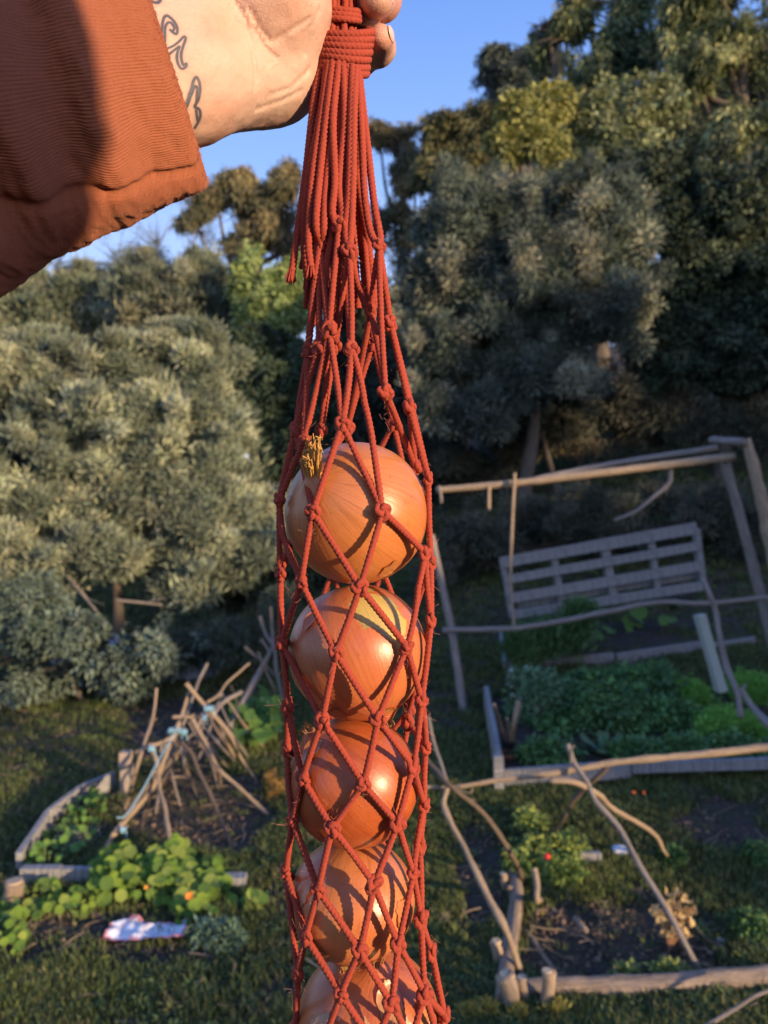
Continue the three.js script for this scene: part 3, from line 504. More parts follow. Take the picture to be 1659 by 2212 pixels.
{ // clay pot rim beside the canes, and a pale board at the far end of the front bed
  const b = gnd(...R7(440, 295)), t = thing('clay_pot', 'small brown clay pot half hidden by the canes', 'pot', b);
  const prof = [[0.03, 0], [0.042, 0.05], [0.052, 0.055], [0.052, 0.075], [0.046, 0.075], [0.043, 0.055], [0.03, 0.01]].map(([x, y]) => new THREE.Vector2(x, y));
  mesh('pot', new THREE.LatheGeometry(prof, 24), std(rgb(0.22, 0.09, 0.05), 0.85), t);
  const e = new THREE.CircleGeometry(0.042, 20); e.rotateX(-Math.PI / 2); e.translate(0, 0.056, 0); mesh('soil', e, std(soilCol(1)), t);
  const A = gnd(...R7(540, 765)).add(V(0, 0.03, 0)), B = gnd(...R7(872, 765)).add(V(0, 0.03, 0)), s = thing('edging_board', 'short pale grey board at the far end of the front bed', 'board', onLand(A));
  mesh('board', rel(orient(plank(A.distanceTo(B), 0.06, 0.03), A, B), s.position), boardMat, s);
}

// ---------------------------------------------------------------- the stick shelter on the left
reseed(202);
{
  const t = thing('stick_shelter', 'low tent of crossed sticks tied with blue twine on the left', 'plant frame', gnd(...R8(800, 1300)));
  const add = (n, list, r0, r1, m) => mesh(n, rel(stick(S(R8, list), px(r0 * 0.76, 3.9, 2.087), px(r1 * 0.72, 3.9, 2.087), { step: 0.015, sides: 9, rough: 0.3, wob: 0.9 }), t.position), m, t);
  add('ridge_pole', [[468, 1352, 'g'], [540, 1305, 3.55], [600, 1225, 3.6], [700, 1090, 3.75], [790, 960, 3.9], [860, 820, 4.0], [950, 600, 4.2], [985, 480, 4.25]], 20, 13, tanStick);
  add('ridge_pole', [[640, 1140, 3.62], [760, 985, 3.85], [860, 890, 3.98], [930, 790, 4.1]], 17, 15, darkStick);
  add('ridge_pole', [[1130, 745, 4.7], [1195, 660, 4.8], [1240, 560, 4.95], [1300, 470, 5.1], [1400, 300, 5.4], [1425, 235, 5.5]], 17, 20, greyStick);
  add('rafter', [[816, 460, 4.15], [800, 560, 4.1], [790, 640, 4.05], [752, 740, 3.95], [720, 860, 3.85], [650, 1095, 'g']], 11, 15, tanStick);
  add('snag', [[790, 640, 4.05], [820, 618, 4.06]], 6, 4, tanStick);
  add('rafter', [[970, 435, 4.2], [1035, 515, 4.2], [1100, 590, 4.2], [1190, 700, 4.25], [1260, 830, 4.35], [1340, 945, 'g']], 17, 12, tanStick);
  add('rafter', [[1082, 330, 4.5], [1050, 410, 4.45], [1018, 490, 4.35], [960, 640, 4.2], [900, 740, 4.1]], 11, 14, greyStick);
  add('rafter', [[1000, 620, 4.1], [1080, 740, 4.05], [1150, 880, 4.0], [1250, 985, 3.98], [1320, 1050, 3.97], [1400, 1125, 'g']], 16, 12, tanStick);
  add('rafter', [[945, 745, 4.0], [1000, 820, 3.95], [1045, 890, 3.9], [1080, 1000, 3.82], [1150, 1140, 3.74], [1210, 1295, 'g']], 14, 10, darkStick);
  add('rafter', [[780, 750, 3.95], [820, 860, 3.9], [835, 1000, 3.8], [862, 1080, 3.72], [880, 1180, 3.62], [900, 1260, 3.55], [955, 1345, 'g']], 11, 17, tanStick);
  add('rafter', [[1060, 585, 4.25], [1020, 680, 4.2], [950, 745, 4.15], [940, 800, 4.1]], 14, 10, greyStick);
  add('rafter', [[1140, 870, 4.1], [1150, 975, 'g']], 9, 10, tanStick);
  add('rafter', [[958, 770, 4.2], [950, 850, 4.15], [962, 915, 'g']], 14, 16, greyStick);
  add('cross_stick', [[708, 798, 3.9], [770, 765, 3.93], [840, 735, 4.0], [965, 670, 4.15]], 13, 15, tanStick);
  add('cross_stick', [[900, 610, 4.15], [1075, 605, 4.2]], 15, 12, tanStick);
  add('cross_stick', [[890, 925, 4.2], [995, 930, 4.22]], 12, 10, tanStick);
  add('cross_stick', [[1300, 330, 4.8], [1240, 385, 4.7], [1190, 430, 4.65], [1140, 500, 4.5], [1080, 535, 4.4]], 9, 11, tanStick);
  add('rafter', [[1278, 245, 5.3], [1370, 330, 5.35], [1440, 400, 5.4]], 13, 12, greyStick);
  add('rafter', [[1355, 85, 5.5], [1385, 170, 5.5], [1425, 250, 5.45], [1440, 380, 5.4]], 17, 15, greyStick);
  add('rafter', [[1412, 35, 5.45], [1418, 160, 5.45], [1432, 260, 5.4], [1455, 420, 5.3], [1485, 560, 5.2]], 10, 13, greyStick);
  add('rafter', [[1360, 205, 5.4], [1400, 270, 5.4], [1370, 380, 5.35], [1290, 520, 5.2], [1200, 700, 4.9]], 11, 14, greyStick);
  add('rafter', [[1100, 620, 4.5], [1170, 540, 4.7], [1260, 480, 4.9]], 15, 18, greyStick);
  for (let i = 0; i < 26; i++) { // many thinner sticks heaped against the ridge
    const k = rnd(), top = [lerp(760, 1400, k) + gauss() * 20, lerp(920, 320, k) + gauss() * 30, lerp(3.95, 5.35, k)], left = rnd() < 0.4, dx = left ? rr(-130, -20) : rr(60, 230), fx = top[0] + dx, fy = Math.min(1240, top[1] + rr(180, 360) * (1 - 0.25 * k)), over = rr(0.05, 0.3);
    add('rafter', [[lerp(top[0], fx, -over), lerp(top[1], fy, -over), top[2] + 0.02], [...top], [lerp(top[0], fx, 0.5) + gauss() * 12, lerp(top[1], fy, 0.5), top[2] - 0.08], [fx, fy, 'g']], rr(6, 11), rr(5, 10), [tanStick, greyStick, darkStick, tanStick][i % 4]);
  }
  const blue = std(rgb(0.26, 0.48, 0.60), 0.7);
  for (const [x, y, d, n, w] of [[1090, 568, 4.17, 9, 26], [912, 682, 4.1, 11, 42], [792, 778, 3.9, 9, 18], [640, 1200, 3.6, 7, 14], [1068, 615, 4.16, 5, 12], [960, 690, 4.12, 6, 16]]) {
    const P = []; for (let i = 0; i < n * 5; i++) { const a = i * 1.26; P.push(at(...R8(x + w * (i / (n * 5) - 0.5) * 1.6 + 7 * gauss(), y + 15 * Math.sin(a) + 5 * gauss()), d + 0.025 * Math.cos(a) - 0.02)); }
    P.push(P[P.length - 1].clone().add(V(0.01, -0.05, 0.01)));
    mesh('twine', rel(sweep(P, () => 0.0024, { sides: 5, step: 0.008 }), t.position), blue, t);
  }
  mesh('twine', rel(sweep(S(R8, [[910, 700, 4.0], [820, 850, 3.84], [750, 980, 3.72], [650, 1130, 3.55], [610, 1135, 3.5]]), () => 0.003, { sides: 5, step: 0.02 }), t.position), blue, t);
}
{ // bed edges on the left: boards going away, wire netting, corner stake
  const t = thing('edging_board', 'grey board running away along the left bed under the wire netting', 'board', gnd(...R8(100, 1450)));
  const pts = [[95, 1440], [170, 1320], [250, 1205], [340, 1120], [430, 1060], [600, 990]].map((q) => gnd(...R8(...q)).add(V(0, 0.04, 0)));
  for (const [a, b] of [[0, 2], [2, 4], [4, 5]]) mesh('board', rel(orient(plank(pts[a].distanceTo(pts[b]) - 0.006, 0.12, 0.025), pts[a], pts[b]), t.position), boardMat, t);
  const A = gnd(...R8(108, 1500)).add(V(0, 0.04, 0)), B = gnd(...R8(325, 1495)).add(V(0, 0.04, 0)), C = gnd(...R8(480, 1500)).add(V(0, 0.04, 0)), D = gnd(...R8(1165, 1520)).add(V(0, 0.03, 0)), E = gnd(...R8(1285, 1520)).add(V(0, 0.03, 0));
  const f = thing('edging_board', 'pale sunlit board along the near edge of the left bed', 'board', onLand(A)); mesh('board', rel(orient(plank(A.distanceTo(B) - 0.005, 0.08, 0.04), A, B), f.position), boardMat, f); mesh('board', rel(orient(plank(B.distanceTo(C), 0.075, 0.035), B, C), f.position), boardMat, f);
  const h = thing('edging_board', 'bluish grey board end sticking out right of the round leaves', 'board', onLand(D)); mesh('board', rel(orient(plank(D.distanceTo(E), 0.06, 0.05), D, E), h.position), boardMat, h);
  const s = gnd(...R8(65, 1600)), st = thing('garden_stake', 'stout sunlit corner stake at the left picture edge', 'stake', s);
  const top = at(...R8(75, 1470), s.z * -1 - 0.02).sub(s); mesh('shaft', stick([V(0, -0.05, 0), top.clone().multiplyScalar(0.5), top], 0.038, 0.036, { step: 0.02, sides: 14, wob: 0.05, rough: 0.14 }), logMat, st);
  const e = new THREE.CylinderGeometry(0.031, 0.033, 0.008, 16); e.translate(top.x, top.y + 0.002, top.z); mesh('cut_end', e, std(rgb(0.4, 0.3, 0.2)), st);
  const bp = gnd(...R8(660, 1020)), pier = thing('brick_pier', 'pale squared block pier beside the stick shelter', 'pier', bp);
  for (let i = 0; i < 3; i++) { const g = plank(0.062, 0.075, 0.06, 0.004); g.rotateY(rr(-0.08, 0.08)); g.translate(rr(-0.006, 0.006), 0.039 + i * 0.078, 0); mesh('brick', g, std(rgb(0.36 + 0.05 * gauss(), 0.29, 0.22), 0.95), pier); }
  // chicken wire: hexagons of thin wire on a bowed sheet
  const w = thing('wire_netting', 'bowed sheet of hexagonal chicken wire at the left bed corner', 'wire netting', gnd(...R8(300, 1440)));
  const cells = [], c0 = at(...R8(120, 1450), 3.45), ux = at(...R8(460, 1470), 3.45).sub(c0), uy = at(...R8(230, 1170), 3.75).sub(c0), sx = 13, sy = 11;
  const map = (a, b) => c0.clone().addScaledVector(ux, a / sx).addScaledVector(uy, b / sy).add(V(0, 0.05 * Math.sin(Math.PI * b / sy) * Math.sin(Math.PI * a / sx) + 0.01 * N3(a, b, 1), 0));
  for (let j = 0; j < sy; j++) for (let i = 0; i < sx; i++) {
    if (fbm(i * 0.2, j * 0.2, 4) > 0.28) continue;
    const o = j % 2 ? 0.5 : 0, q = (a, b) => map(i + o + a, j + b);
    for (const [p0, p1] of [[q(0, 0.17), q(0, 0.83)], [q(0, 0.83), q(0.5, 1.17)], [q(0, 0.17), q(0.5, -0.17)]]) cells.push(sweep([p0, p1], () => 0.0016, { sides: 4, step: 1, caps: false }));
  }
  const net = mesh('wire_mesh', rel(mergeGeometries(cells), w.position), std(rgb(0.42, 0.40, 0.37), 0.5, { metalness: 0.4 }), w); net.userData.kind = 'stuff';
}

// ---------------------------------------------------------------- plants of the garden
reseed(303);
const leafBack = (c, rough = 0.6, tr = 0.35) => new THREE.MeshPhysicalMaterial({ color: c, roughness: 0.9, specularIntensity: 0.5, transmission: tr, thickness: 0, side: THREE.DoubleSide });
function discLeaf(w) { // a round leaf with a sunk middle and radiating veins in its form
  const g = new THREE.CircleGeometry(1, 18), p = g.attributes.position;
  for (let i = 0; i < p.count; i++) { const x = p.getX(i), y = p.getY(i), r = Math.hypot(x, y), a = Math.atan2(y, x); p.setXYZ(i, x * (1 + 0.06 * Math.cos(a * 8 + w)), 0.22 * r * r + 0.07 * r * Math.sin(a * 3 + w) + 0.03 * Math.cos(8 * a), -y * (1 + 0.06 * Math.cos(a * 8 + w))); }
  g.computeVertexNormals(); return g;
}
const DISC = [0, 1, 2, 3].map(discLeaf);
function longLeaf(L, W, bend, wave = 0.1) { // a broad pointed leaf that arches over, keeled along its midrib
  const n = 9, pos = [], idx = [];
  for (let i = 0; i <= n; i++) { const s = i / n, w = W * Math.pow(Math.sin(Math.PI * Math.min(1, s * 0.93 + 0.05)), 0.7), a = bend * s, x = L * Math.sin(a) / bend, y = L * (s - (1 - Math.cos(a)) / bend * 0.55) * 0.9; for (const k of [-1, -0.5, 0, 0.5, 1]) pos.push(x, y + Math.abs(k) * w * 0.3 + wave * w * Math.sin(s * 14 + k), k * w); }
  for (let i = 0; i < n; i++) for (let k = 0; k < 4; k++) { const b = i * 5 + k; idx.push(b, b + 1, b + 5, b + 1, b + 6, b + 5); }
  const g = new THREE.BufferGeometry(); g.setAttribute('position', new THREE.Float32BufferAttribute(pos, 3)); g.setIndex(idx); g.computeVertexNormals(); return g;
}
const yellowGreen = [rgb(0.20, 0.30, 0.035), rgb(0.14, 0.25, 0.03), rgb(0.26, 0.33, 0.06), rgb(0.09, 0.17, 0.03)].map((c) => leafBack(c));
const midGreen = [rgb(0.11, 0.22, 0.04), rgb(0.12, 0.24, 0.045), rgb(0.15, 0.27, 0.05)].map((c) => leafBack(c));  // leaf colours of bean, squash and creeper, another species than the nasturtium
const petioleMat = std(rgb(0.16, 0.20, 0.06), 0.7);
function roundLeafPlant(name, label, f, sc, spots, n, r, hgt, mats, stems = 1, group) { // leaves on stalks over a patch
  const b = gnd(...f(...spots[0])), t = thing(name, label, 'plant', b, group), st = [];
  for (let i = 0; i < n; i++) {
    const [x, y, rx, ry] = spots[Math.floor(rnd() * spots.length)], a = rr(0, 6.28), q = Math.sqrt(rnd());
    const g = gnd(...f(x + rx * q * Math.cos(a), y + ry * q * Math.sin(a))), h = hgt * rr(0.35, 1.1) * (1 - 0.5 * q * q);
    const p = g.clone().add(V(0, h, 0)).sub(b), m = new THREE.Mesh(DISC[i % 4], mats[Math.floor(rnd() * mats.length)]);
    m.name = 'leaf'; m.castShadow = m.receiveShadow = true; m.position.copy(p); const k = r * rr(0.55, 1.25); m.scale.setScalar(k);
    m.rotation.set(rr(0.15, 0.95), rr(-0.5, 0.5), rr(-0.7, 0.2)); t.add(m);
    if (stems) st.push(sweep([g.clone().sub(b), p.clone().lerp(g.clone().sub(b), 0.4).add(V(gauss() * 0.02, 0, gauss() * 0.02)), p], () => 0.0018, { sides: 4, step: 0.05, caps: false }));
  }
  if (st.length) { const s = mesh('stalks', mergeGeometries(st), petioleMat, t); s.userData.kind = 'stuff'; }
  return t;
}
const nasturtium = roundLeafPlant('nasturtium_plant', 'thick mound of sunlit yellow-green round leaves in front of the stick shelter', R8, 1, [[640, 1460, 160, 60], [900, 1430, 130, 60], [780, 1560, 260, 70], [560, 1560, 120, 70], [960, 1570, 180, 80], [820, 1500, 200, 80]], 260, 0.028, 0.13, yellowGreen);
roundLeafPlant('nasturtium_plant', 'small-leaved sunlit ground plant at the left edge below the corner stake', R8, 1, [[300, 1640, 130, 70], [420, 1610, 80, 70], [100, 1640, 110, 90], [60, 1780, 90, 110], [240, 1560, 70, 40]], 170, 0.018, 0.07, yellowGreen);
roundLeafPlant('nasturtium_plant', 'thinly scattered round leaves trailing right of the sunlit mound', R8, 1, [[1110, 1480, 90, 80], [1120, 1570, 110, 70], [1000, 1680, 120, 60], [1330, 1640, 60, 40]], 85, 0.022, 0.08, yellowGreen);
roundLeafPlant('creeping_plant', 'leafy creeper growing through the wire netting', R8, 1, [[220, 1400, 110, 60], [440, 1180, 90, 120], [350, 1300, 120, 80], [500, 1100, 60, 60]], 130, 0.017, 0.10, [midGreen[1], midGreen[2], yellowGreen[3]]);
roundLeafPlant('bean_plant', 'dark leafy plant growing right of the shelter against the net bag', R8, 1, [[1330, 700, 120, 110], [1280, 790, 90, 60], [1420, 730, 60, 70]], 80, 0.042, 0.28, [midGreen[0], midGreen[1]]);
roundLeafPlant('squash_plant', 'few large round green leaves in front of the pallet', R6, 1, [[880, 1060, 70, 20], [1040, 1020, 60, 20], [1160, 1040, 50, 20], [1190, 930, 60, 20]], 13, 0.062, 0.14, midGreen);
{ // orange flowers in the round leaves and red fruits in the bed
  for (const [f, x, y, h, l, c, r] of [[R8, 990, 1690, 0.1, 'orange flower low on the right of the round leaves', rgb(0.75, 0.22, 0.02), 0.014], [R8, 765, 1640, 0.1, 'small orange flower in the middle of the round leaves', rgb(0.75, 0.3, 0.03), 0.008], [R7, 1028, 500, 0.08, 'left of the two orange flowers in the grass behind the dead plant', rgb(0.7, 0.12, 0.02), 0.008], [R7, 1075, 498, 0.08, 'right of the two orange flowers in the grass behind the dead plant', rgb(0.7, 0.12, 0.02), 0.007]]) {
    const b = gnd(...f(x, y)), t = thing('orange_flower', l, 'flower', b), m = std(c, 0.7);
    for (let i = 0; i < 5; i++) { const g = DISC[i % 4].clone(); g.scale(r * 0.7, r * 0.7, r * 0.6); g.translate(r * 0.6, 0, 0); g.rotateZ(0.4); g.rotateY(i * 1.257); g.rotateX(0.7); g.translate(0, h, 0); mesh('petal', g, m, t); }
    mesh('stalk', sweep([V(0, 0, 0), V(0.01, h * 0.6, 0), V(0, h, 0)], () => 0.0016, { sides: 5, step: 0.02 }), petioleMat, t);
  }
}
{ // big arching leaves in the near raised bed
  const b = at(...R7(880, 235), 4.25), t = thing('broad_leaf_plant', 'blue-green plant with big arching pointed leaves in the nearer bed', 'plant', b), m = leafBack(rgb(0.13, 0.22, 0.12), 0.6, 0.2);
  for (const [a, L, W, bd, tilt] of [[0.2, 0.24, 0.036, 2.3, 0.0], [2.7, 0.26, 0.04, 2.4, 0.1], [1.2, 0.19, 0.03, 2.2, -0.5], [3.6, 0.2, 0.04, 1.7, 0.3], [5.2, 0.17, 0.042, 2.1, 0.4], [5.9, 0.2, 0.038, 1.5, 0.3], [4.4, 0.16, 0.04, 2.0, 0.4]]) { const g = longLeaf(L, W, bd); g.rotateZ(-tilt); g.rotateY(a); mesh('leaf', g, m, t); }
}
// leafy masses: one clump instanced per plant
function leafMass(name, label, cat, spots, d, leaf, n, size, col, light, m = leafMat) {
  if (d === 'g') { spots = spots.map(([x, y, rx, ry]) => { const q = gnd(x, y + ry * 0.9); return [x, y, rx, ry, -q.z - 3]; }); d = 3; }
  const [x0, y0] = spots[0], b = onLand(at(x0, y0, d + (spots[0][4] ?? 0))), t = thing(name, label, cat, b), mats = [], cols = [], e = new THREE.Euler(), q = new THREE.Quaternion();
  for (const [x, y, rx, ry, dd = 0] of spots) for (let i = 0; i < n; i++) {
    const a = V(gauss(), gauss(), gauss()), p = at(x, y, d + dd).add(V(a.x * rx * PX * d * 0.6, a.y * ry * PX * d * 0.6 + 0.0, a.z * (rx + ry) * 0.3 * PX * d));
    p.y = Math.max(p.y, land(p.x, p.z) + 0.02); const s = size * rr(0.6, 1.2), v = rr(0.75, 1.25), c = light && rnd() < light[3] ? light : col;
    mats.push(new THREE.Matrix4().compose(p.sub(b), q.setFromEuler(e.set(rr(-0.5, 0.5), rr(0, 6.28), rr(-0.5, 0.5))), V(s, s, s))); cols.push(rgb(c[0] * v, c[1] * v, c[2] * v));
  }
  instanced('foliage', CLUMP[leaf], m, mats, cols, t);
  const st = []; for (const [x, y, rx, , dd = 0] of spots) for (let i = 0; i < 4; i++) { const p = at(x + rr(-0.4, 0.4) * rx, y, d + dd); st.push(sweep([onLand(p, -0.02).sub(b), p.clone().sub(b)], () => 0.0016, { sides: 4, step: 0.1, caps: false })); }
  const s = mesh('stems', mergeGeometries(st), petioleMat, t); s.userData.kind = 'stuff'; return t;
}
leafMass('vegetable_plant', 'light green feathery plants at the right of the nearer bed', 'plant', [[...R7(1440, 110), 70, 45], [...R6(1290, 1330), 70, 40, 0.5], [...R6(1580, 1290), 60, 40, 0.5], [...R7(1560, 130), 60, 30]], 4.4, 'fine', 300, 0.36, [0.14, 0.34, 0.045], [0.20, 0.42, 0.07, 0.3]);
leafMass('vegetable_plant', 'dark green leafy plants crowding the middle of the nearer bed', 'plant', [[...R6(1040, 1270), 110, 50, 0.3], [...R6(900, 1350), 110, 45], [...R6(820, 1290), 90, 45, 0.3], [...R7(1000, 100), 130, 50], [...R7(700, 130), 90, 50], [...R6(1120, 1240), 60, 30, 0.6], [...R7(1180, 60), 90, 50], [...R7(560, 60), 60, 50, 0.2], [...R7(1250, 160), 60, 30], [...R7(620, 235), 60, 14, -0.42], [...R7(1060, 235), 60, 12, -0.42], [...R7(1280, 225), 60, 12, -0.42], [...R7(1500, 215), 60, 12, -0.42]], 4.6, 'broad', 210, 0.34, [0.065, 0.15, 0.045], [0.11, 0.24, 0.06, 0.35]);
leafMass('vegetable_plant', 'pale grey-green plants with white blossom at the left of the nearer bed', 'plant', [[...R6(540, 1240), 55, 25, 0.3], [...R6(600, 1300), 60, 40], [...R6(520, 1390), 60, 45]], 4.7, 'broad', 150, 0.28, [0.10, 0.19, 0.08], [0.5, 0.55, 0.5, 0.06]);
leafMass('vegetable_plant', 'grassy green plants at the left end of the farther bed', 'plant', [[...R6(640, 1040), 70, 45], [...R6(500, 1090), 50, 45], [...R6(740, 1020), 50, 50], [...R6(780, 930), 30, 18]], 5.5, 'spike', 170, 0.6, [0.085, 0.17, 0.055], null);
leafMass('tomato_plant', 'yellow-green bushy plant with a red fruit beside the side log', 'plant', [[...R7(640, 790), 38, 26], [...R7(720, 800), 30, 26], [...R7(690, 750), 50, 24], [...R7(590, 690), 70, 30, 0.25], [...R7(700, 680), 70, 30, 0.25], [...R7(540, 560), 40, 25, 0.6], [...R7(480, 760), 16, 26]], 'g', 'broad', 42, 0.24, [0.12, 0.19, 0.035], [0.30, 0.34, 0.06, 0.3]);
leafMass('weed_plant', 'leafy green weed at the right edge beside the dead plant', 'plant', [[...R7(1580, 1060), 35, 30], [...R7(1620, 720), 30, 25], [...R7(1220, 735), 16, 14]], 'g', 'broad', 60, 0.22, [0.06, 0.13, 0.03], [0.12, 0.22, 0.04, 0.3]);
leafMass('weed_plant', 'low pale green rosettes right of the white sack', 'plant', [[...R8(1130, 1750), 55, 22], [...R8(1210, 1790), 25, 15]], 'g', 'broad', 90, 0.2, [0.09, 0.15, 0.08], [0.18, 0.26, 0.15, 0.3]);
leafMass('weed_plant', 'dry orange-brown plant between the shelter and the bag', 'plant', [[...R8(1410, 930), 22, 30], [...R8(1440, 990), 18, 25]], 'g', 'fine', 12, 0.24, [0.34, 0.19, 0.04], null);
leafMass('weed_plant', 'sunlit yellowish weeds along the foot of the long front log', 'plant', [[...R7(260, 1500), 30, 10], [...R7(340, 1490), 30, 10], [...R7(480, 1500), 20, 10], [...R7(660, 1490), 20, 8]], 'g', 'fine', 26, 0.22, [0.26, 0.24, 0.05], null);
leafMass('weed_plant', 'tuft of sunlit leaves behind the long front log', 'plant', [[...R7(990, 1290), 30, 12], [...R7(1180, 1280), 30, 10]], 'g', 'broad', 24, 0.2, [0.20, 0.24, 0.05], null);
{ const b = at(...R7(618, 718), 2.93), t = thing('tomato', 'small red tomato among yellow-green leaves', 'tomato', b); const g = new THREE.SphereGeometry(0.013, 20, 14); g.scale(1, 0.86, 1); mesh('fruit', g, new THREE.MeshPhysicalMaterial({ color: rgb(0.6, 0.03, 0.015), roughness: 0.3, clearcoat: 0.3 }), t); for (let i = 0; i < 5; i++) { const l = longLeaf(0.01, 0.002, 1.4); l.rotateY(i * 1.257); l.translate(0, 0.010, 0); mesh('sepal', l, midGreen[1], t); } mesh('stalk', sweep([V(0, 0.01, 0), V(0.01, 0.04, -0.01), V(0.02, 0.03, -0.03)], () => 0.0015, { sides: 5, step: 0.01 }), petioleMat, t); }
{ // the dead plant with curled tan leaves
  const b = gnd(...R7(1195, 1165)), t = thing('dead_plant', 'dead plant with curled tan leaves behind the grey leaning stick', 'plant', b), m = leafBack(rgb(0.58, 0.42, 0.19), 0.8, 0.2), sm = std(rgb(0.26, 0.13, 0.06), 0.85);
  const top = [[1180, 900], [1250, 880], [1140, 960], [1290, 960], [1210, 930]].map((q) => at(...R7(...q), 2.85).sub(b));
  for (const p of top) mesh('stem', sweep([V(0, 0, 0), p.clone().multiplyScalar(0.5).add(V(0.005, 0, 0)), p], (s, a, L) => 0.0055 * (1 - 0.5 * s / L), { sides: 6, step: 0.02 }), sm, t);
  for (let i = 0; i < 60; i++) { const p = top[i % 5].clone().multiplyScalar(rr(0.45, 1.08)).add(V(gauss() * 0.022, gauss() * 0.02, gauss() * 0.02)), g = longLeaf(0.06 * rr(0.7, 1.3), 0.014, rr(2.2, 4.2), 0.3); g.rotateZ(rr(-2.8, -1)); g.rotateY(rr(0, 6.28)); g.translate(p.x, p.y, p.z); mesh('leaf', g, m, t); }
}
{ // rubbish and stones
  const b = gnd(...R8(770, 1760)), t = thing('plastic_sack', 'crumpled white plastic sack with pink print under the round leaves', 'sack', b), g = new THREE.PlaneGeometry(0.30, 0.15, 60, 34), p = g.attributes.position;
  for (let i = 0; i < p.count; i++) { const x = p.getX(i), y = p.getY(i), n = fbm(x * 7, y * 9, 3, 4), r = Math.abs(N3(x * 11, y * 16, 7)); p.setXYZ(i, x * (1 + 0.12 * n), 0.02 + 0.05 * n + 0.035 * r, -y * (1 + 0.25 * n) + 0.03 * N3(x * 9, 1, 1)); }
  g.computeVertexNormals();
  const tx = dataTex(256, 128, (u, v) => { const e = Math.min(u, 1 - u, v * 0.6, (1 - v) * 0.6) + 0.10 * tileNoise(u, v, 2, 2, 71); const n = tileNoise(u, v, 3, 3, 72); return e < 0.05 || n > 0.30 ? [0.62, 0.25, 0.27] : [0.66, 0.68, 0.74]; }, true, false);
  mesh('sheet', g, std(0xffffff, 0.45, { map: tx, side: THREE.DoubleSide }), t);
  const stone = (name, label, cat, q, r, c, up = 0.4) => { const P = gnd(...q), s = thing(name, label, cat, P), o = new THREE.IcosahedronGeometry(r, 4), a = o.attributes.position; for (let i = 0; i < a.count; i++) { const x = a.getX(i), y = a.getY(i), z = a.getZ(i), k = 1 + 0.35 * fbm(x / r + P.x * 9, y / r, z / r, 3); a.setXYZ(i, x * k, y * k * 0.65 + r * up, z * k); } o.computeVertexNormals(); mesh('surface', o, std(c, 0.7), s); };
  stone('white_stone', 'fist-sized white stone in the grass behind the grey leaning stick', 'stone', R7(958, 710), 0.038, rgb(0.55, 0.57, 0.62));
  stone('paper_scrap', 'little white scrap in the grass right of the bare soil', 'litter', R7(1432, 1135), 0.016, rgb(0.6, 0.6, 0.63));
  stone('paper_scrap', 'white scrap at the right edge below the long log', 'litter', R7(1648, 1405), 0.02, rgb(0.6, 0.6, 0.63));
  stone('paper_scrap', 'white and orange scrap on the dark grass at the lower left', 'litter', R8(508, 2085), 0.016, rgb(0.66, 0.62, 0.62));
  stone('pink_scrap', 'small pinkish scrap in the grass above the bare soil', 'litter', R7(885, 815), 0.014, rgb(0.36, 0.24, 0.24));
  stone('pale_stone', 'pale bluish flat stone far behind the stick shelter', 'stone', R8(1180, 195), 0.10, rgb(0.40, 0.46, 0.55), 0.25);
  const yl = gnd(...R8(550, 1925)), y = thing('fallen_leaf', 'single fallen yellow leaf on the dark soil at the lower left', 'leaf', yl), lf = DISC[1].clone(); lf.scale(0.022, 0.022, 0.026); lf.rotateX(0.5); lf.translate(0, 0.02, 0); mesh('leaf', lf, leafBack(rgb(0.42, 0.40, 0.05)), y);
  const rk = thing('brick_stack', 'reddish patch of stacked bricks deep in the shade at the right', 'brick stack', onLand(at(1490, 905, 12)));
  const base = at(1490, 905, 12).sub(rk.position);
  for (let j = 0; j < 5; j++) for (let i = 0; i < 4; i++) { const q = plank(0.2, 0.085, 0.1, 0.005); q.translate(base.x - 0.33 + i * 0.215 + (j % 2) * 0.06, base.y - 0.2 + j * 0.09, base.z + rr(-0.02, 0.02)); mesh('brick', q, std(rgb(0.34 * rr(0.8, 1.2), 0.10, 0.07), 0.9), rk); }
}
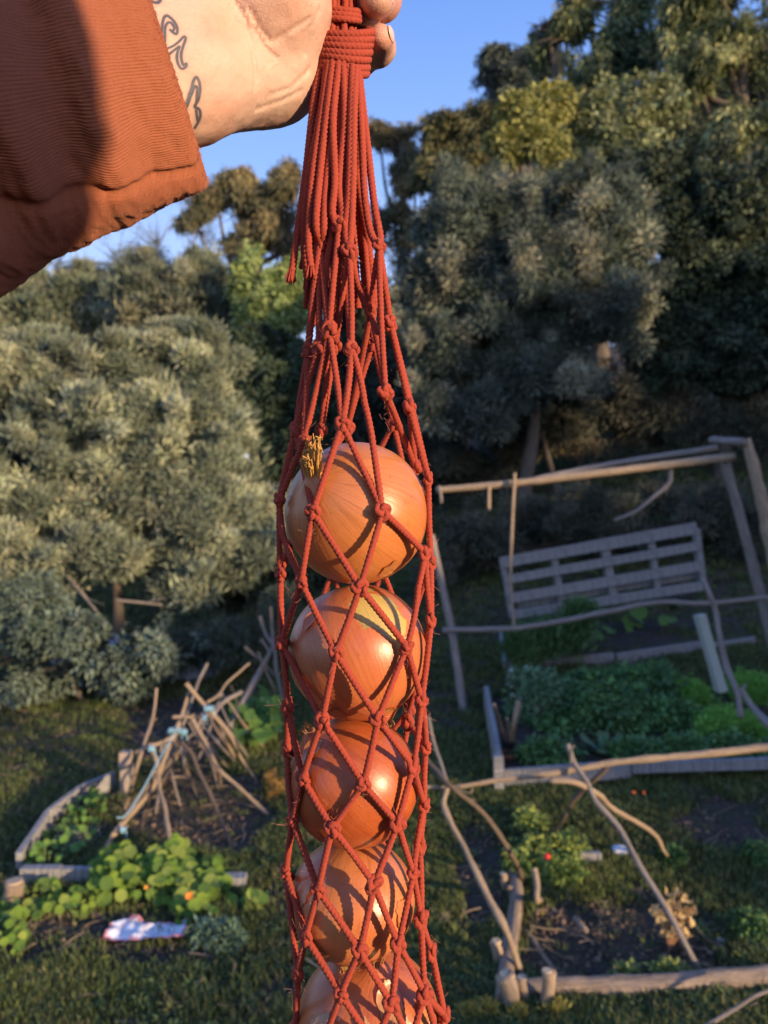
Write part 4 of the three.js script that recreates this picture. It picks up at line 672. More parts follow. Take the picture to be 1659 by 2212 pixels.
// grass and ground cover: nobody could count it
{
  const blade = (n, R, h, w) => { const pos = []; for (let i = 0; i < n; i++) { const a = rr(0, 6.28), r = R * Math.sqrt(rnd()), c = V(r * Math.cos(a), 0, r * Math.sin(a)), lean = rr(0.1, 0.7), b = rr(0, 6.28), hh = h * rr(0.5, 1.2), m = c.clone().add(V(Math.cos(b) * lean * hh * 0.35, hh * 0.6, Math.sin(b) * lean * hh * 0.35)), t = c.clone().add(V(Math.cos(b) * lean * hh, hh * 0.95, Math.sin(b) * lean * hh)), s = V(-Math.sin(b), 0, Math.cos(b)).multiplyScalar(w / 2), A = c.clone().add(s), B = c.clone().sub(s), C = m.clone().add(s), D = m.clone().sub(s); for (const [x, y, z] of [[A, B, C], [B, D, C], [C, D, t]]) pos.push(x.x, x.y, x.z, y.x, y.y, y.z, z.x, z.y, z.z); } const g = new THREE.BufferGeometry(); g.setAttribute('position', new THREE.Float32BufferAttribute(pos, 3)); g.computeVertexNormals(); return g; };
  const tuft = blade(26, 0.07, 0.036, 0.004), weed = (() => { const pos = []; for (let i = 0; i < 12; i++) { const a = rr(0, 6.28); leafInto(pos, V(Math.cos(a) * rr(0, 0.02), rr(0.005, 0.03), Math.sin(a) * rr(0, 0.02)), V(Math.cos(a), rr(0.1, 0.8), Math.sin(a)).normalize(), V(0, 1, 0), rr(0.012, 0.026), rr(0.007, 0.013)); } const g = new THREE.BufferGeometry(); g.setAttribute('position', new THREE.Float32BufferAttribute(pos, 3)); g.computeVertexNormals(); return g; })();
  const crumb = new THREE.IcosahedronGeometry(0.011, 0);
  const bare = (x, z) => { // bare earth: the front bed, the floor of the shelter, the strip at the lower left
    const u = -z, sx = 829.5 + x / u / PX, sy = 1106 + (1.6 - land(x, z)) / u / PX, e = 0.25 * N3(x * 4, z * 4, 8) + 0.15 * N3(x * 13, z * 13, 8);
    const el = (cx, cy, rx, ry) => Math.hypot((sx - cx) / rx, (sy - cy) / ry) + e < 1;
    return el(1330, 2060, 240, 105) || el(1260, 2000, 130, 60) || el(440, 1760, 170, 90) || el(250, 2035, 290, 70) || el(620, 2150, 90, 40) || el(1040, 1900, 70, 130) || el(1560, 1780, 110, 60) || el(380, 1590, 110, 80) || el(300, 2080, 150, 30);
  };
  const litter = (x, z) => { const u = -z; return (u > 6.3 && x > 0.2) || (u > 3.75 && x < -0.95) || 0.75 * fbm(x * 0.9, z * 0.9, 2, 3) + 0.3 * N3(x * 5, z * 5, 1) > 0.03; };
  const A = [[], []], B = [[], []], C = [[], []], e = new THREE.Euler(), q = new THREE.Quaternion();
  for (let i = 0; i < 120000; i++) {
    const u = 1.9 + 12 * Math.pow(rnd(), 1.9), x = rr(-0.56, 0.56) * u, z = -u, y = land(x, z), n = fbm(x * 1.3, z * 1.3, 6, 3), b = bare(x, z);
    const M = (s) => new THREE.Matrix4().compose(V(x, y, z), q.setFromEuler(e.set(rr(-0.2, 0.2), rr(0, 6.28), rr(-0.2, 0.2))), V(s, s, s).multiplyScalar(Math.max(1, u / 5))), v = rr(0.6, 1.3) * (1 + 0.6 * n);
    if (b) { if (rnd() < 0.25) { C[0].push(M(rr(0.3, 1.3))); C[1].push(rnd() < 0.18 ? rgb(0.20 * v, 0.13 * v, 0.09 * v) : rgb(0.07 * v, 0.05 * v, 0.038 * v)); } if (rnd() > 0.02) continue; }
    if (litter(x, z) && rnd() < 0.8) { if (rnd() < 0.5) { C[0].push(M(rr(0.3, 1.2))); C[1].push(rnd() < 0.3 ? rgb(0.17 * v, 0.12 * v, 0.075 * v) : rgb(0.075 * v, 0.055 * v, 0.04 * v)); } continue; }
    if (rnd() < 0.8 + 0.9 * n) { A[0].push(M(rr(0.5, 1.15))); A[1].push(rnd() < 0.1 ? rgb(0.17 * v, 0.15 * v, 0.065 * v) : rgb(0.085 * v, 0.112 * v, 0.024 * v)); }
    else { B[0].push(M(rr(0.5, 1.2))); B[1].push(rnd() < 0.12 ? rgb(0.12 * v, 0.12 * v, 0.03 * v) : rgb(0.080 * v, 0.118 * v, 0.026 * v)); }
  }
  const Tw = [[], []], Dl = [[], []];
  for (let i = 0; i < 5200; i++) {
    const u = 1.9 + 6 * Math.pow(rnd(), 1.5), x = rr(-0.56, 0.56) * u, z = -u, k = rnd() < 0.3, v = rr(0.6, 1.2), b = bare(x, z) || litter(x, z); if (!b && rnd() < 0.6) continue;
    const M2 = new THREE.Matrix4().compose(V(x, land(x, z) + 0.008, z), q.setFromEuler(e.set(rr(-0.35, 0.35), rr(0, 6.28), rr(-0.35, 0.35))), V(1, 1, 1).multiplyScalar(rr(0.5, 1.4)));
    if (k) { Tw[0].push(M2); Tw[1].push(rgb(0.24 * v, 0.18 * v, 0.12 * v)); } else { Dl[0].push(M2); Dl[1].push(rnd() < 0.15 ? rgb(0.30 * v, 0.26 * v, 0.06 * v) : rgb(0.22 * v, 0.14 * v, 0.075 * v)); }
  }
  const twigG = sweep([V(-0.06, 0, 0), V(-0.01, 0.006, 0.008), V(0.03, 0, -0.006), V(0.07, 0.004, 0.002)], (s, a, L) => 0.0026 * (1.1 - 0.6 * s / L), { sides: 5, step: 0.03 });
  const deadG = longLeaf(0.034, 0.009, 1.5, 0.25); deadG.rotateZ(-1.1);
  for (const [n, g, m, d] of [['fallen_twigs', twigG, std(0xffffff, 0.9), Tw], ['leaf_litter', deadG, std(0xffffff, 0.85, { side: THREE.DoubleSide }), Dl], ['grass', tuft, leafMat, A], ['ground_cover', weed, leafMat, B], ['soil_crumbs', crumb, std(0xffffff, 0.95), C]]) instanced(numbered(n), g, m, d[0], d[1]);
}

// ---------------------------------------------------------------- the net bag and the onions
reseed(404);
const D0 = 0.44, PF = PX / 1.15735, MPP = PF * D0;    // metres per photo pixel at the bag
const zoomer = (ox, oy, s) => (x, y) => [ox + x / s, oy + y / s];
const Z2 = zoomer(640, 0, 3.318), Z3 = zoomer(640, 620, 3.318), Z4 = zoomer(640, 1080, 3.318), Z5 = zoomer(640, 1700, 2.572);
const FP = (x, y, dz = 0) => { const d = D0 - dz * MPP; return V((x - 960) * PF * d, EYE.y + (1280 - y) * PF * d, -d); }; // dz: photo pixels towards the camera
const ONIONS = [[891.6, 1283, 178, 177], [894, 1628, 172, 168], [884, 1952, 164, 158], [881, 2247, 157, 142], [921, 2550, 178, 166]];
const TUBE = [[150, 855, 62], [300, 862, 75], [560, 880, 92], [640, 887, 100], [870, 880, 122], [1090, 893, 165], [1250, 887, 199], [1600, 890, 200], [1960, 888, 184], [2250, 883, 182], [2560, 930, 196], [2800, 940, 190]];
function tube(y) { for (let i = 1; i < TUBE.length; i++) if (y <= TUBE[i][0] || i === TUBE.length - 1) { const a = TUBE[i - 1], b = TUBE[i], t = clamp((y - a[0]) / (b[0] - a[0])); return [lerp(a[1], b[1], t), lerp(a[2], b[2], t)]; } }
const frontZ = (x, y) => { const [c, r] = tube(y), q = clamp((x - c) / r, -0.985, 0.985); return r * Math.sqrt(1 - q * q); };
const CR = 0.00174;                                   // cord radius
function offOnion(x, y, dz, side) { // keep a cord on the outside of the onions
  for (const [cx, cy, rx, ry] of ONIONS) { const q = ((x - cx) / rx) ** 2 + ((y - cy) / ry) ** 2; if (q < 1) { const s = (rx + ry) / 2 * Math.sqrt(1 - q) + 10; dz = side > 0 ? Math.max(dz, s) : Math.min(dz, -s); } }
  return dz;
}
const cordTex = dataTex(256, 64, (u, v) => { const n = tileNoise(u, v, 14, 10, 41), f = tileNoise(u, v, 40, 22, 42), k = 0.92 + 0.7 * n + 0.5 * f; return [0.33 * k, 0.048 * k, 0.025 * k]; }, true);
cordTex.repeat.set(40, 1);
const cordMat = new THREE.MeshPhysicalMaterial({ color: 0xffffff, map: cordTex, roughness: 0.95, sheen: 0.12, sheenRoughness: 0.6, sheenColor: rgb(0.9, 0.4, 0.25) });
function rope(pts, r = CR, { step = 0.0007, sides = 18, pitch = 0.0076, ph = rnd() * 6 } = {}) {
  return sweep(pts, (s, a) => r * (0.64 + 0.46 * Math.pow(Math.abs(Math.cos(1.5 * (a - 2 * Math.PI * s / pitch + ph))), 0.8) + 0.05 * N3(s * 900, Math.cos(a) * 2, Math.sin(a) * 2 + ph)), { sides, step });
}
const bagAt = FP(887, 1500), bag = thing('net_bag', 'long rust-red knotted cord net bag holding onions, hanging from the hand', 'net bag', bagAt);
const bagAdd = (n, g, m = cordMat) => mesh(n, rel(g, bagAt), m, bag);
// knots: [x, y] in a zoom, on the near side unless said otherwise
const K = {}; const knot = (id, z, x, y, dzf) => { const [X, Y] = z(x, y); let dz = dzf ?? frontZ(X, Y); K[id] = { x: X, y: Y, dz: offOnion(X, Y, dz, dz < 0 ? -1 : 1) }; };
knot('A1', Z2, 535, 2030); knot('A2', Z2, 690, 1865); knot('A3', Z2, 775, 2090); knot('A4', Z2, 1022, 2040); knot('A5', Z2, 885, 1790, -40);
knot('B1', Z3, 432, 862); knot('B1b', Z3, 520, 835); knot('B2', Z3, 605, 690); knot('B3', Z3, 655, 822, 40); knot('B4', Z3, 792, 835); knot('B5', Z3, 952, 520, 10); knot('B6', Z3, 1115, 625);
knot('C1', Z3, 330, 1515); knot('C2', Z3, 398, 1602); knot('C3', Z3, 540, 1512, 60); knot('C4', Z3, 715, 1462); knot('C5', Z3, 1075, 1195); knot('C6', Z3, 1272, 1315);
knot('D1', Z4, 195, 560); knot('D2', Z4, 470, 662); knot('D3', Z4, 1050, 660); knot('D4', Z4, 1428, 382); knot('D5', Z4, 1325, 295, -30);
knot('E1', Z4, 202, 1175); knot('E2', Z4, 375, 1245); knot('E3', Z4, 862, 1290); knot('E4', Z4, 1405, 1010); knot('E5', Z4, 1450, 1080, 20);
knot('F1', Z4, 212, 1755); knot('F2', Z4, 662, 1830); knot('F3', Z4, 1252, 1785); knot('F4', Z4, 1452, 1565);
knot('G1', Z5, 200, 172); knot('G2', Z5, 425, 262); knot('G3', Z5, 785, 250); knot('G4', Z5, 1065, 130); knot('G5', Z5, 975, 268, -40);
knot('H1', Z5, 198, 440, 30); knot('H2', Z5, 300, 632); knot('H3', Z5, 690, 668); knot('H4', Z5, 1012, 556); knot('H5', Z5, 1092, 432, 30);
knot('I1', Z5, 235, 912); knot('I2', Z5, 490, 952); knot('I3', Z5, 912, 922); knot('I4', Z5, 1082, 802, 40);
knot('J1', Z5, 190, 1232, 40); knot('J2', Z5, 400, 1352); knot('J3', Z5, 758, 1312); knot('J4', Z5, 1012, 1242); knot('J5', Z5, 1052, 1072, 40);
knot('K1', Z5, 318, 1652); knot('K2', Z5, 668, 1742); knot('K3', Z5, 915, 1695); knot('K4', Z5, 1062, 1530);
knot('L1', Z5, 268, 1892); knot('L2', Z5, 545, 2022); knot('L3', Z5, 872, 2082); knot('L4', Z5, 1085, 2022); knot('L5', Z5, 1130, 1742, 40);
knot('M1', Z5, 440, 2300); knot('M2', Z5, 760, 2340); knot('M3', Z5, 1000, 2330); knot('M4', Z5, 1212, 2155, 40); knot('M0', Z5, 250, 2260); knot('M5', Z5, 1180, 2380);
const P3 = (k) => FP(k.x, k.y, k.dz);
function cordBetween(a, b, via = [], r = CR, side = 1, sag = 2.5) { // taut between two knots, lying on any onion it meets
  const st = [a, ...via.map(([z, x, y, dz]) => { const [X, Y] = z(x, y); return { x: X, y: Y, dz: dz ?? side * frontZ(X, Y) }; }), b];
  const pts = [];
  for (let i = 0; i + 1 < st.length; i++) {
    const p = st[i], q = st[i + 1], n = Math.max(2, Math.round(Math.hypot(p.x - q.x, p.y - q.y) / 16)), s1 = gauss() * sag, s2 = gauss() * sag;
    for (let k = i ? 1 : 0; k <= n; k++) { const t = k / n, w = Math.sin(Math.PI * t); const x = lerp(p.x, q.x, t) + s1 * w, y = lerp(p.y, q.y, t); pts.push({ x, y, dz: lerp(p.dz, q.dz, t) + s2 * w }); }
  }
  let z = pts.map((p) => offOnion(p.x, p.y, p.dz, side));
  for (let k = 0; k < 3; k++) z = z.map((v, i) => (i && i < z.length - 1 ? Math.max(side > 0 ? v : -1e9, (z[i - 1] + 2 * v + z[i + 1]) / 4) : v));
  return rope(pts.map((p, i) => FP(p.x, p.y, z[i])), r);
}
const edge = (a, b, via, side) => bagAdd('cord', cordBetween(K[a], K[b], via, CR * rr(0.94, 1.06), side));
for (const e of ['A1 B1b', 'A1 B2', 'A2 B2', 'A2 B3', 'A3 B4', 'A3 B3', 'A4 B6', 'A4 B5', 'A5 B5', 'A4 C5',
  'B1 C1', 'B1 C2', 'B1b C1', 'B2 C2', 'B2 C4', 'B2 C3', 'B3 C3', 'B4 C4', 'B5 C5', 'B6 C6', 'B6 D4',
  'C1 D1', 'C1 D2', 'C2 D1', 'C4 D2', 'C4 D3', 'C5 D5', 'C6 D4', 'C6 D5',
  'D1 E1', 'D2 E2', 'D2 E3', 'D3 E3', 'D3 E4', 'D4 E5',
  'E1 F1', 'E2 F2', 'E2 F1', 'E3 F2', 'E3 F3', 'E4 F4', 'E5 F4',
  'F1 G1', 'F1 G2', 'F2 G2', 'F2 G3', 'F3 G3', 'F3 G4', 'F4 G4', 'G1 H1', 'G1 H2', 'G2 H2', 'G2 H3', 'G3 H3', 'G3 H4', 'G4 H4', 'G4 H5', 'G5 H5',
  'H1 I1', 'H2 I1', 'H2 I2', 'H3 I2', 'H3 I3', 'H4 I3', 'H4 I4', 'H5 I4', 'I1 J1', 'I1 J2', 'I2 J2', 'I2 J3', 'I3 J3', 'I3 J4', 'I4 J5', 'I4 J4', 'J5 K4',
  'J1 K1', 'J2 K1', 'J2 K2', 'J3 K2', 'J3 K3', 'J4 K3', 'J4 K4', 'K1 L1', 'K1 L2', 'K2 L2', 'K2 L3', 'K3 L3', 'K3 L4', 'K4 L4', 'K4 L5', 'J1 L1',
  'L1 M0', 'L2 M1', 'L2 M2', 'L3 M2', 'L3 M3', 'L4 M3', 'L4 M4', 'L5 M4', 'L4 M5', 'M4 M5']) { const [a, b] = e.split(' '); edge(a, b); }
edge('B4', 'D3', [[Z3, 835, 960], [Z3, 900, 1280], [Z3, 960, 1560]]);
edge('D1', 'E2', [[Z4, 225, 860], [Z4, 290, 1040]]);
edge('E4', 'F3', [[Z4, 1345, 1300], [Z4, 1300, 1600]]);
// the far side of the net
{
  const rows = [[860, [-0.5, 0.45]], [1060, [-0.15, 0.6]], [1230, [-0.62, 0.05, 0.72]], [1430, [-0.3, 0.35]], [1590, [-0.6, 0.02, 0.66]], [1775, [-0.3, 0.33, 0.72]], [1935, [-0.62, 0, 0.6]], [2080, [-0.3, 0.34]], [2225, [-0.62, 0.02, 0.64]], [2370, [-0.32, 0.3]], [2510, [-0.62, 0, 0.62]], [2640, [-0.3, 0.3]]];
  const Q = rows.map(([y, xs]) => xs.map((q) => { const Y = y + gauss() * 12, [c, r] = tube(Y), x = c + q * r * 0.97; return { x, y: Y, dz: offOnion(x, Y, -frontZ(x, Y), -1) }; }));
  const add = (a, b) => bagAdd('cord', cordBetween(a, b, [], CR, -1));
  for (let i = 0; i + 1 < Q.length; i++) for (const a of Q[i]) for (const b of Q[i + 1]) if (Math.abs(a.x - b.x) < 0.75 * tube(a.y)[1]) add(a, b);
  for (const k of Q[0]) { add(K.A5, k); }
  add(K.A1, Q[0][0]); add(K.B5, Q[1][0]);
  add(K.E1, Q[2][0]); add(K.F1, Q[4][0]); add(K.G5, Q[5][2]); add(K.F4, Q[5][2]); add(K.D5, Q[2][2]); add(K.E5, Q[4][2]); add(K.H1, Q[6][0]); add(K.J1, Q[8][0]);
  Q.flat().forEach((p, i) => { K['Q' + i] = p; });
}
// knots: a cord coiled tightly through itself
function knotGeo(v) {
  const P = []; const a = [1.0, 0.9, 1.1][v];
  for (let i = 0; i <= 60; i++) { const t = i / 60 * Math.PI * 2, R = 0.0021 + 0.00135 * Math.cos(3 * t + v); P.push(V(R * Math.cos(2 * t) * 1.12, R * Math.sin(2 * t) * a, 0.00155 * Math.sin(3 * t + v))); }
  const core = new THREE.IcosahedronGeometry(0.0027, 2); const c2 = new THREE.BufferGeometry(); c2.setAttribute('position', core.attributes.position); c2.setAttribute('normal', core.attributes.normal); c2.setAttribute('uv', core.attributes.uv);
  return mergeGeometries([rope(P, CR * 1.05, { step: 0.0007 }).toNonIndexed(), c2]);
}
const KN = [0, 1, 2].map(knotGeo);
for (const id in K) {
  const k = K[id], m = new THREE.Mesh(KN[Math.floor(rnd() * 3)], cordMat); m.name = 'knot'; m.castShadow = m.receiveShadow = true;
  m.position.copy(P3(k)).sub(bagAt); const out = V(k.x - tube(k.y)[0], 0, k.dz).normalize();
  m.quaternion.setFromUnitVectors(V(0, 0, 1), V(out.x, 0, out.z).normalize()); m.rotateZ(rr(-0.8, 0.8)); const s = rr(0.78, 0.98); m.scale.set(s, s * rr(0.95, 1.35), s * rr(0.9, 1.15)); bag.add(m);
}
// cords that fan out of the binding
const fan = (list, r = CR * 1.16) => bagAdd('cord', rope(list.map(([x, y, dz]) => FP(...Z2(x, y), dz)), r));
const kz = (id) => { const k = K[id]; return [(k.x - 640) * 3.318, k.y * 3.318, k.dz]; };
fan([[555, 500, 30], [495, 750, 34], [405, 1500, 40], [340, 1950, 48], [300, 2255, 52]]);
fan([[590, 500, 40], [545, 900, 44], [440, 1450, 52], [395, 1950, 50], [425, 2310, 44]]);
fan([[610, 500, 48], [560, 850, 56], [465, 1500, 68], [435, 2030, 78], [455, 2220, 76]]);
fan([[640, 500, 52], [600, 850, 64], [530, 1450, 74], [500, 1900, 86], kz('A1')]);
fan([[655, 500, 40], [640, 1000, 58], [575, 1600, 72], [560, 1900, 82], kz('A1')]);
fan([[690, 500, 54], [640, 1000, 72], [655, 1500, 80], [640, 1800, 88], kz('A2')]);
fan([[725, 520, 54], [735, 1000, 66], [690, 1550, 76], [715, 1800, 84], kz('A2')]);
fan([[700, 500, 40], [690, 1000, 50], [660, 1500, 56], [620, 2000, 60], [590, 2200, 66], [600, 2300, 66]]);
fan([[770, 540, 50], [745, 950, 62], [720, 1500, 62], [690, 1950, 66], [715, 2150, 70], [722, 2240, 70]]);
fan([[800, 540, 54], [790, 1000, 74], [770, 1600, 84], [745, 1950, 92], kz('A3')]);
fan([[830, 560, 52], [815, 900, 72], [805, 1500, 84], [790, 1900, 92], kz('A3')]);
fan([[845, 560, 40], [880, 1150, 52], [905, 1650, 58], [960, 1950, 60], kz('A4')]);
fan([[850, 560, 30], [930, 1250, 40], [990, 1750, 46], [1030, 1960, 44], kz('A4')]);
fan([[840, 560, 15], [855, 1200, 0], [860, 1550, -20], kz('A5')]);
fan([[800, 540, -10], [790, 1200, -20], [830, 1600, -35], kz('A5')]);
fan([[560, 500, 5], [500, 1200, -5], [430, 1700, 0], [400, 2150, 10]]);
fan([[600, 500, -20], [560, 1200, -25], [520, 1700, -40], [500, 2300, -60], [470, 2700, -70]]);
fan([[700, 500, -25], [690, 1200, -40], [650, 1800, -55], [690, 2300, -70], [640, 2800, -80]]);
fan([[760, 500, 10], [760, 1200, 10], [750, 1800, 0], [830, 2300, -20], [920, 2560, 8]]);
fan([[620, 500, 20], [580, 1200, 30], [570, 1800, 40], [600, 2250, 40], [625, 2800, 40]]);
fan([[740, 500, 30], [760, 1300, 40], [735, 1900, 50], [760, 2400, 60], kz('B4')]);
fan([[660, 500, 20], [660, 1300, 20], [520, 2100, 60], [470, 2500, 60], kz('B1')]);
for (let i = 0; i < 9; i++) { const x = 520 + i * 40, q = (i - 4) / 4; fan([[x, 500, -6], [lerp(x, 690, 0.12), 1000, -8 - 8 * (i % 2)], [lerp(x, 660, -0.05), 1500, -12 - 12 * (i % 2)], [lerp(x, 640, -0.35) + 20 * q, 2000, -25 - 20 * (i % 2)], [lerp(x, 640, -0.6) + 30 * q, 2560, -45 - 20 * (i % 2)]], CR * 1.2); }
// frayed cord ends: a splayed brush of strands
for (const [x, y, dz, dx] of [[300, 2255, 52, -0.3], [425, 2310, 44, 0.1], [455, 2220, 76, -0.05], [600, 2300, 66, 0.1], [722, 2240, 70, -0.05], [400, 2150, 10, 0]]) {
  const st = []; const c = FP(...Z2(x, y), dz);
  for (let i = 0; i < 26; i++) { const a = rr(0, 6.28), q = Math.sqrt(rnd()), o = V(Math.cos(a) * q * 0.0014, 0.002, Math.sin(a) * q * 0.0014), e = V(Math.cos(a) * q * 0.0033 + dx * 0.004, -0.0055 * rr(0.7, 1.2), Math.sin(a) * q * 0.0033); st.push(sweep([c.clone().add(o), c.clone().add(o.clone().lerp(e, 0.5)), c.clone().add(e)], () => 0.00042, { sides: 5, step: 0.002 })); }
  const f = bagAdd('frayed_end', mergeGeometries(st)); f.userData.kind = 'stuff';
}
{ // the binding: cord wound round the bundle, and the tail of the bundle above it
  const turns = 7.2, P = [];
  for (let i = 0; i <= turns * 28; i++) {
    const t = i / 28, a = t * 2 * Math.PI + 2.2, s = t / turns, cx = lerp(718, 700, s) + 4 * Math.sin(t * 2.1), y = lerp(225, 590, s) + 22 * N3(t * 1.3, 3, 3), w = lerp(240, 206, s * s) + 12 * N3(t * 2.1, 8, 3);
    P.push(FP(...Z2(cx + w * Math.cos(a), y + 52 * Math.cos(a) * s + 14 * Math.sin(a)), Math.sin(a) * w / 3.318 * 0.85));
  }
  bagAdd('binding', rope(P, CR * 1.2));
  const U = []; for (let i = 0; i <= 70; i++) { const t = i / 28, a = t * 2 * Math.PI; U.push(FP(...Z2(690 + 165 * Math.cos(a), 165 - 38 * t + 10 * Math.cos(a)), Math.sin(a) * 42)); }
  bagAdd('binding', rope(U, CR * 1.0));
  for (let i = 0; i < 16; i++) { const a = i * 2.4, q = Math.sqrt((i + 0.5) / 16), x = 700 + 120 * q * Math.cos(a), dz = 38 * q * Math.sin(a); bagAdd('cord', rope([FP(...Z2(lerp(x, 700, 0.1), 520), dz * 0.9), FP(...Z2(x, 260), dz), FP(...Z2(x + rr(-12, 12), 0), dz), FP(...Z2(x + rr(-20, 20), -320), dz)], CR * 1.05, { step: 0.0012 })); }
}
{ // loose fibres standing off the cords
  const st = [], ks = Object.keys(K);
  for (let i = 0; i < 1500; i++) { const k = K[ks[Math.floor(rnd() * ks.length)]], x = k.x + gauss() * 14, y = k.y + gauss() * 60, p = FP(x, y, k.dz * rr(0.9, 1.03)), d = V(gauss(), gauss(), gauss()).normalize().multiplyScalar(rr(0.002, 0.007)); if (i > 1380) d.multiplyScalar(1.6); st.push(sweep([p, p.clone().addScaledVector(d, 0.5).add(V(gauss(), gauss(), gauss()).multiplyScalar(0.0008)), p.clone().add(d)], () => 0.00006, { sides: 3, step: 0.002, caps: false })); }
  const f = bagAdd('loose_fibres', mergeGeometries(st), std(rgb(0.62, 0.25, 0.17), 0.8)); f.userData.kind = 'stuff';
}
// onions
const ONION_LOOK = [
  { axis: [-0.56, 0.42, 0.71], a: [0.53, 0.188, 0.054], b: [0.43, 0.125, 0.032], label: 'topmost onion, with a bristly dry root tuft at its upper left', spot: [] },
  { axis: [0.38, -0.90, 0.2], a: [0.53, 0.165, 0.055], b: [0.40, 0.095, 0.030], label: 'second onion from the top, orange with a torn yellow patch at its upper right', spot: [[0.30, 0.72, 0.36, [0.50, 0.36, 0.10]], [0.50, 0.50, 0.26, [0.52, 0.36, 0.10]], [0.62, 0.24, 0.14, [0.50, 0.34, 0.09]], [0.08, 0.97, 0.2, [0.5, 0.3, 0.08]]] },
  { axis: [-0.62, 0.76, 0.18], a: [0.46, 0.115, 0.030], b: [0.29, 0.05, 0.014], label: 'middle onion, the darkest red-brown one, between the yellow-patched onion and the paler one below', spot: [] },
  { axis: [-0.10, -0.96, 0.25], a: [0.55, 0.195, 0.065], b: [0.42, 0.11, 0.034], label: 'fourth onion from the top, smooth and coppery, directly under the darkest one', spot: [[0.1, -0.93, 0.22, [0.55, 0.32, 0.11]]] },
  { axis: [0.10, 0.95, 0.28], a: [0.52, 0.155, 0.048], b: [0.34, 0.07, 0.022], label: 'lowest onion, cut by the bottom of the picture, with peeling pearly skin', spot: [[0.38, 0.22, 0.33, [0.62, 0.33, 0.17]], [-0.02, 0.28, 0.22, [0.64, 0.34, 0.15]], [-0.62, 0.28, 0.30, [0.48, 0.24, 0.15]], [0.5, -0.05, 0.3, [0.60, 0.30, 0.14]]] },
];
const FLAKES = [
  [[0.45, -0.75, 0.16, 0.02, [0.55, 0.22, 0.07]]],
  [[-0.62, 0.55, 0.15, 0.03, [0.50, 0.17, 0.06]], [0.42, -0.78, 0.16, 0.05, [0.54, 0.27, 0.09]], [-0.25, -0.82, 0.2, 0.02, [0.5, 0.16, 0.05]]],
  [[-0.60, 0.62, 0.2, 0.06, [0.42, 0.16, 0.05]], [-0.42, -0.62, 0.13, 0.03, [0.30, 0.07, 0.02]]],
  [[-0.72, 0.42, 0.22, 0.03, [0.52, 0.20, 0.09]], [0.18, -0.84, 0.26, 0.06, [0.56, 0.30, 0.10]], [-0.45, -0.55, 0.2, 0.02, [0.50, 0.18, 0.06]], [0.78, 0.1, 0.2, 0.03, [0.54, 0.21, 0.08]]],
  [[0.30, 0.70, 0.26, 0.07, [0.54, 0.27, 0.11]], [-0.05, 0.42, 0.17, 0.05, [0.60, 0.34, 0.15]], [0.45, 0.30, 0.24, 0.05, [0.58, 0.31, 0.16]], [-0.60, 0.32, 0.26, 0.04, [0.46, 0.22, 0.12]], [0.75, 0.42, 0.2, 0.04, [0.55, 0.24, 0.09]]],
];
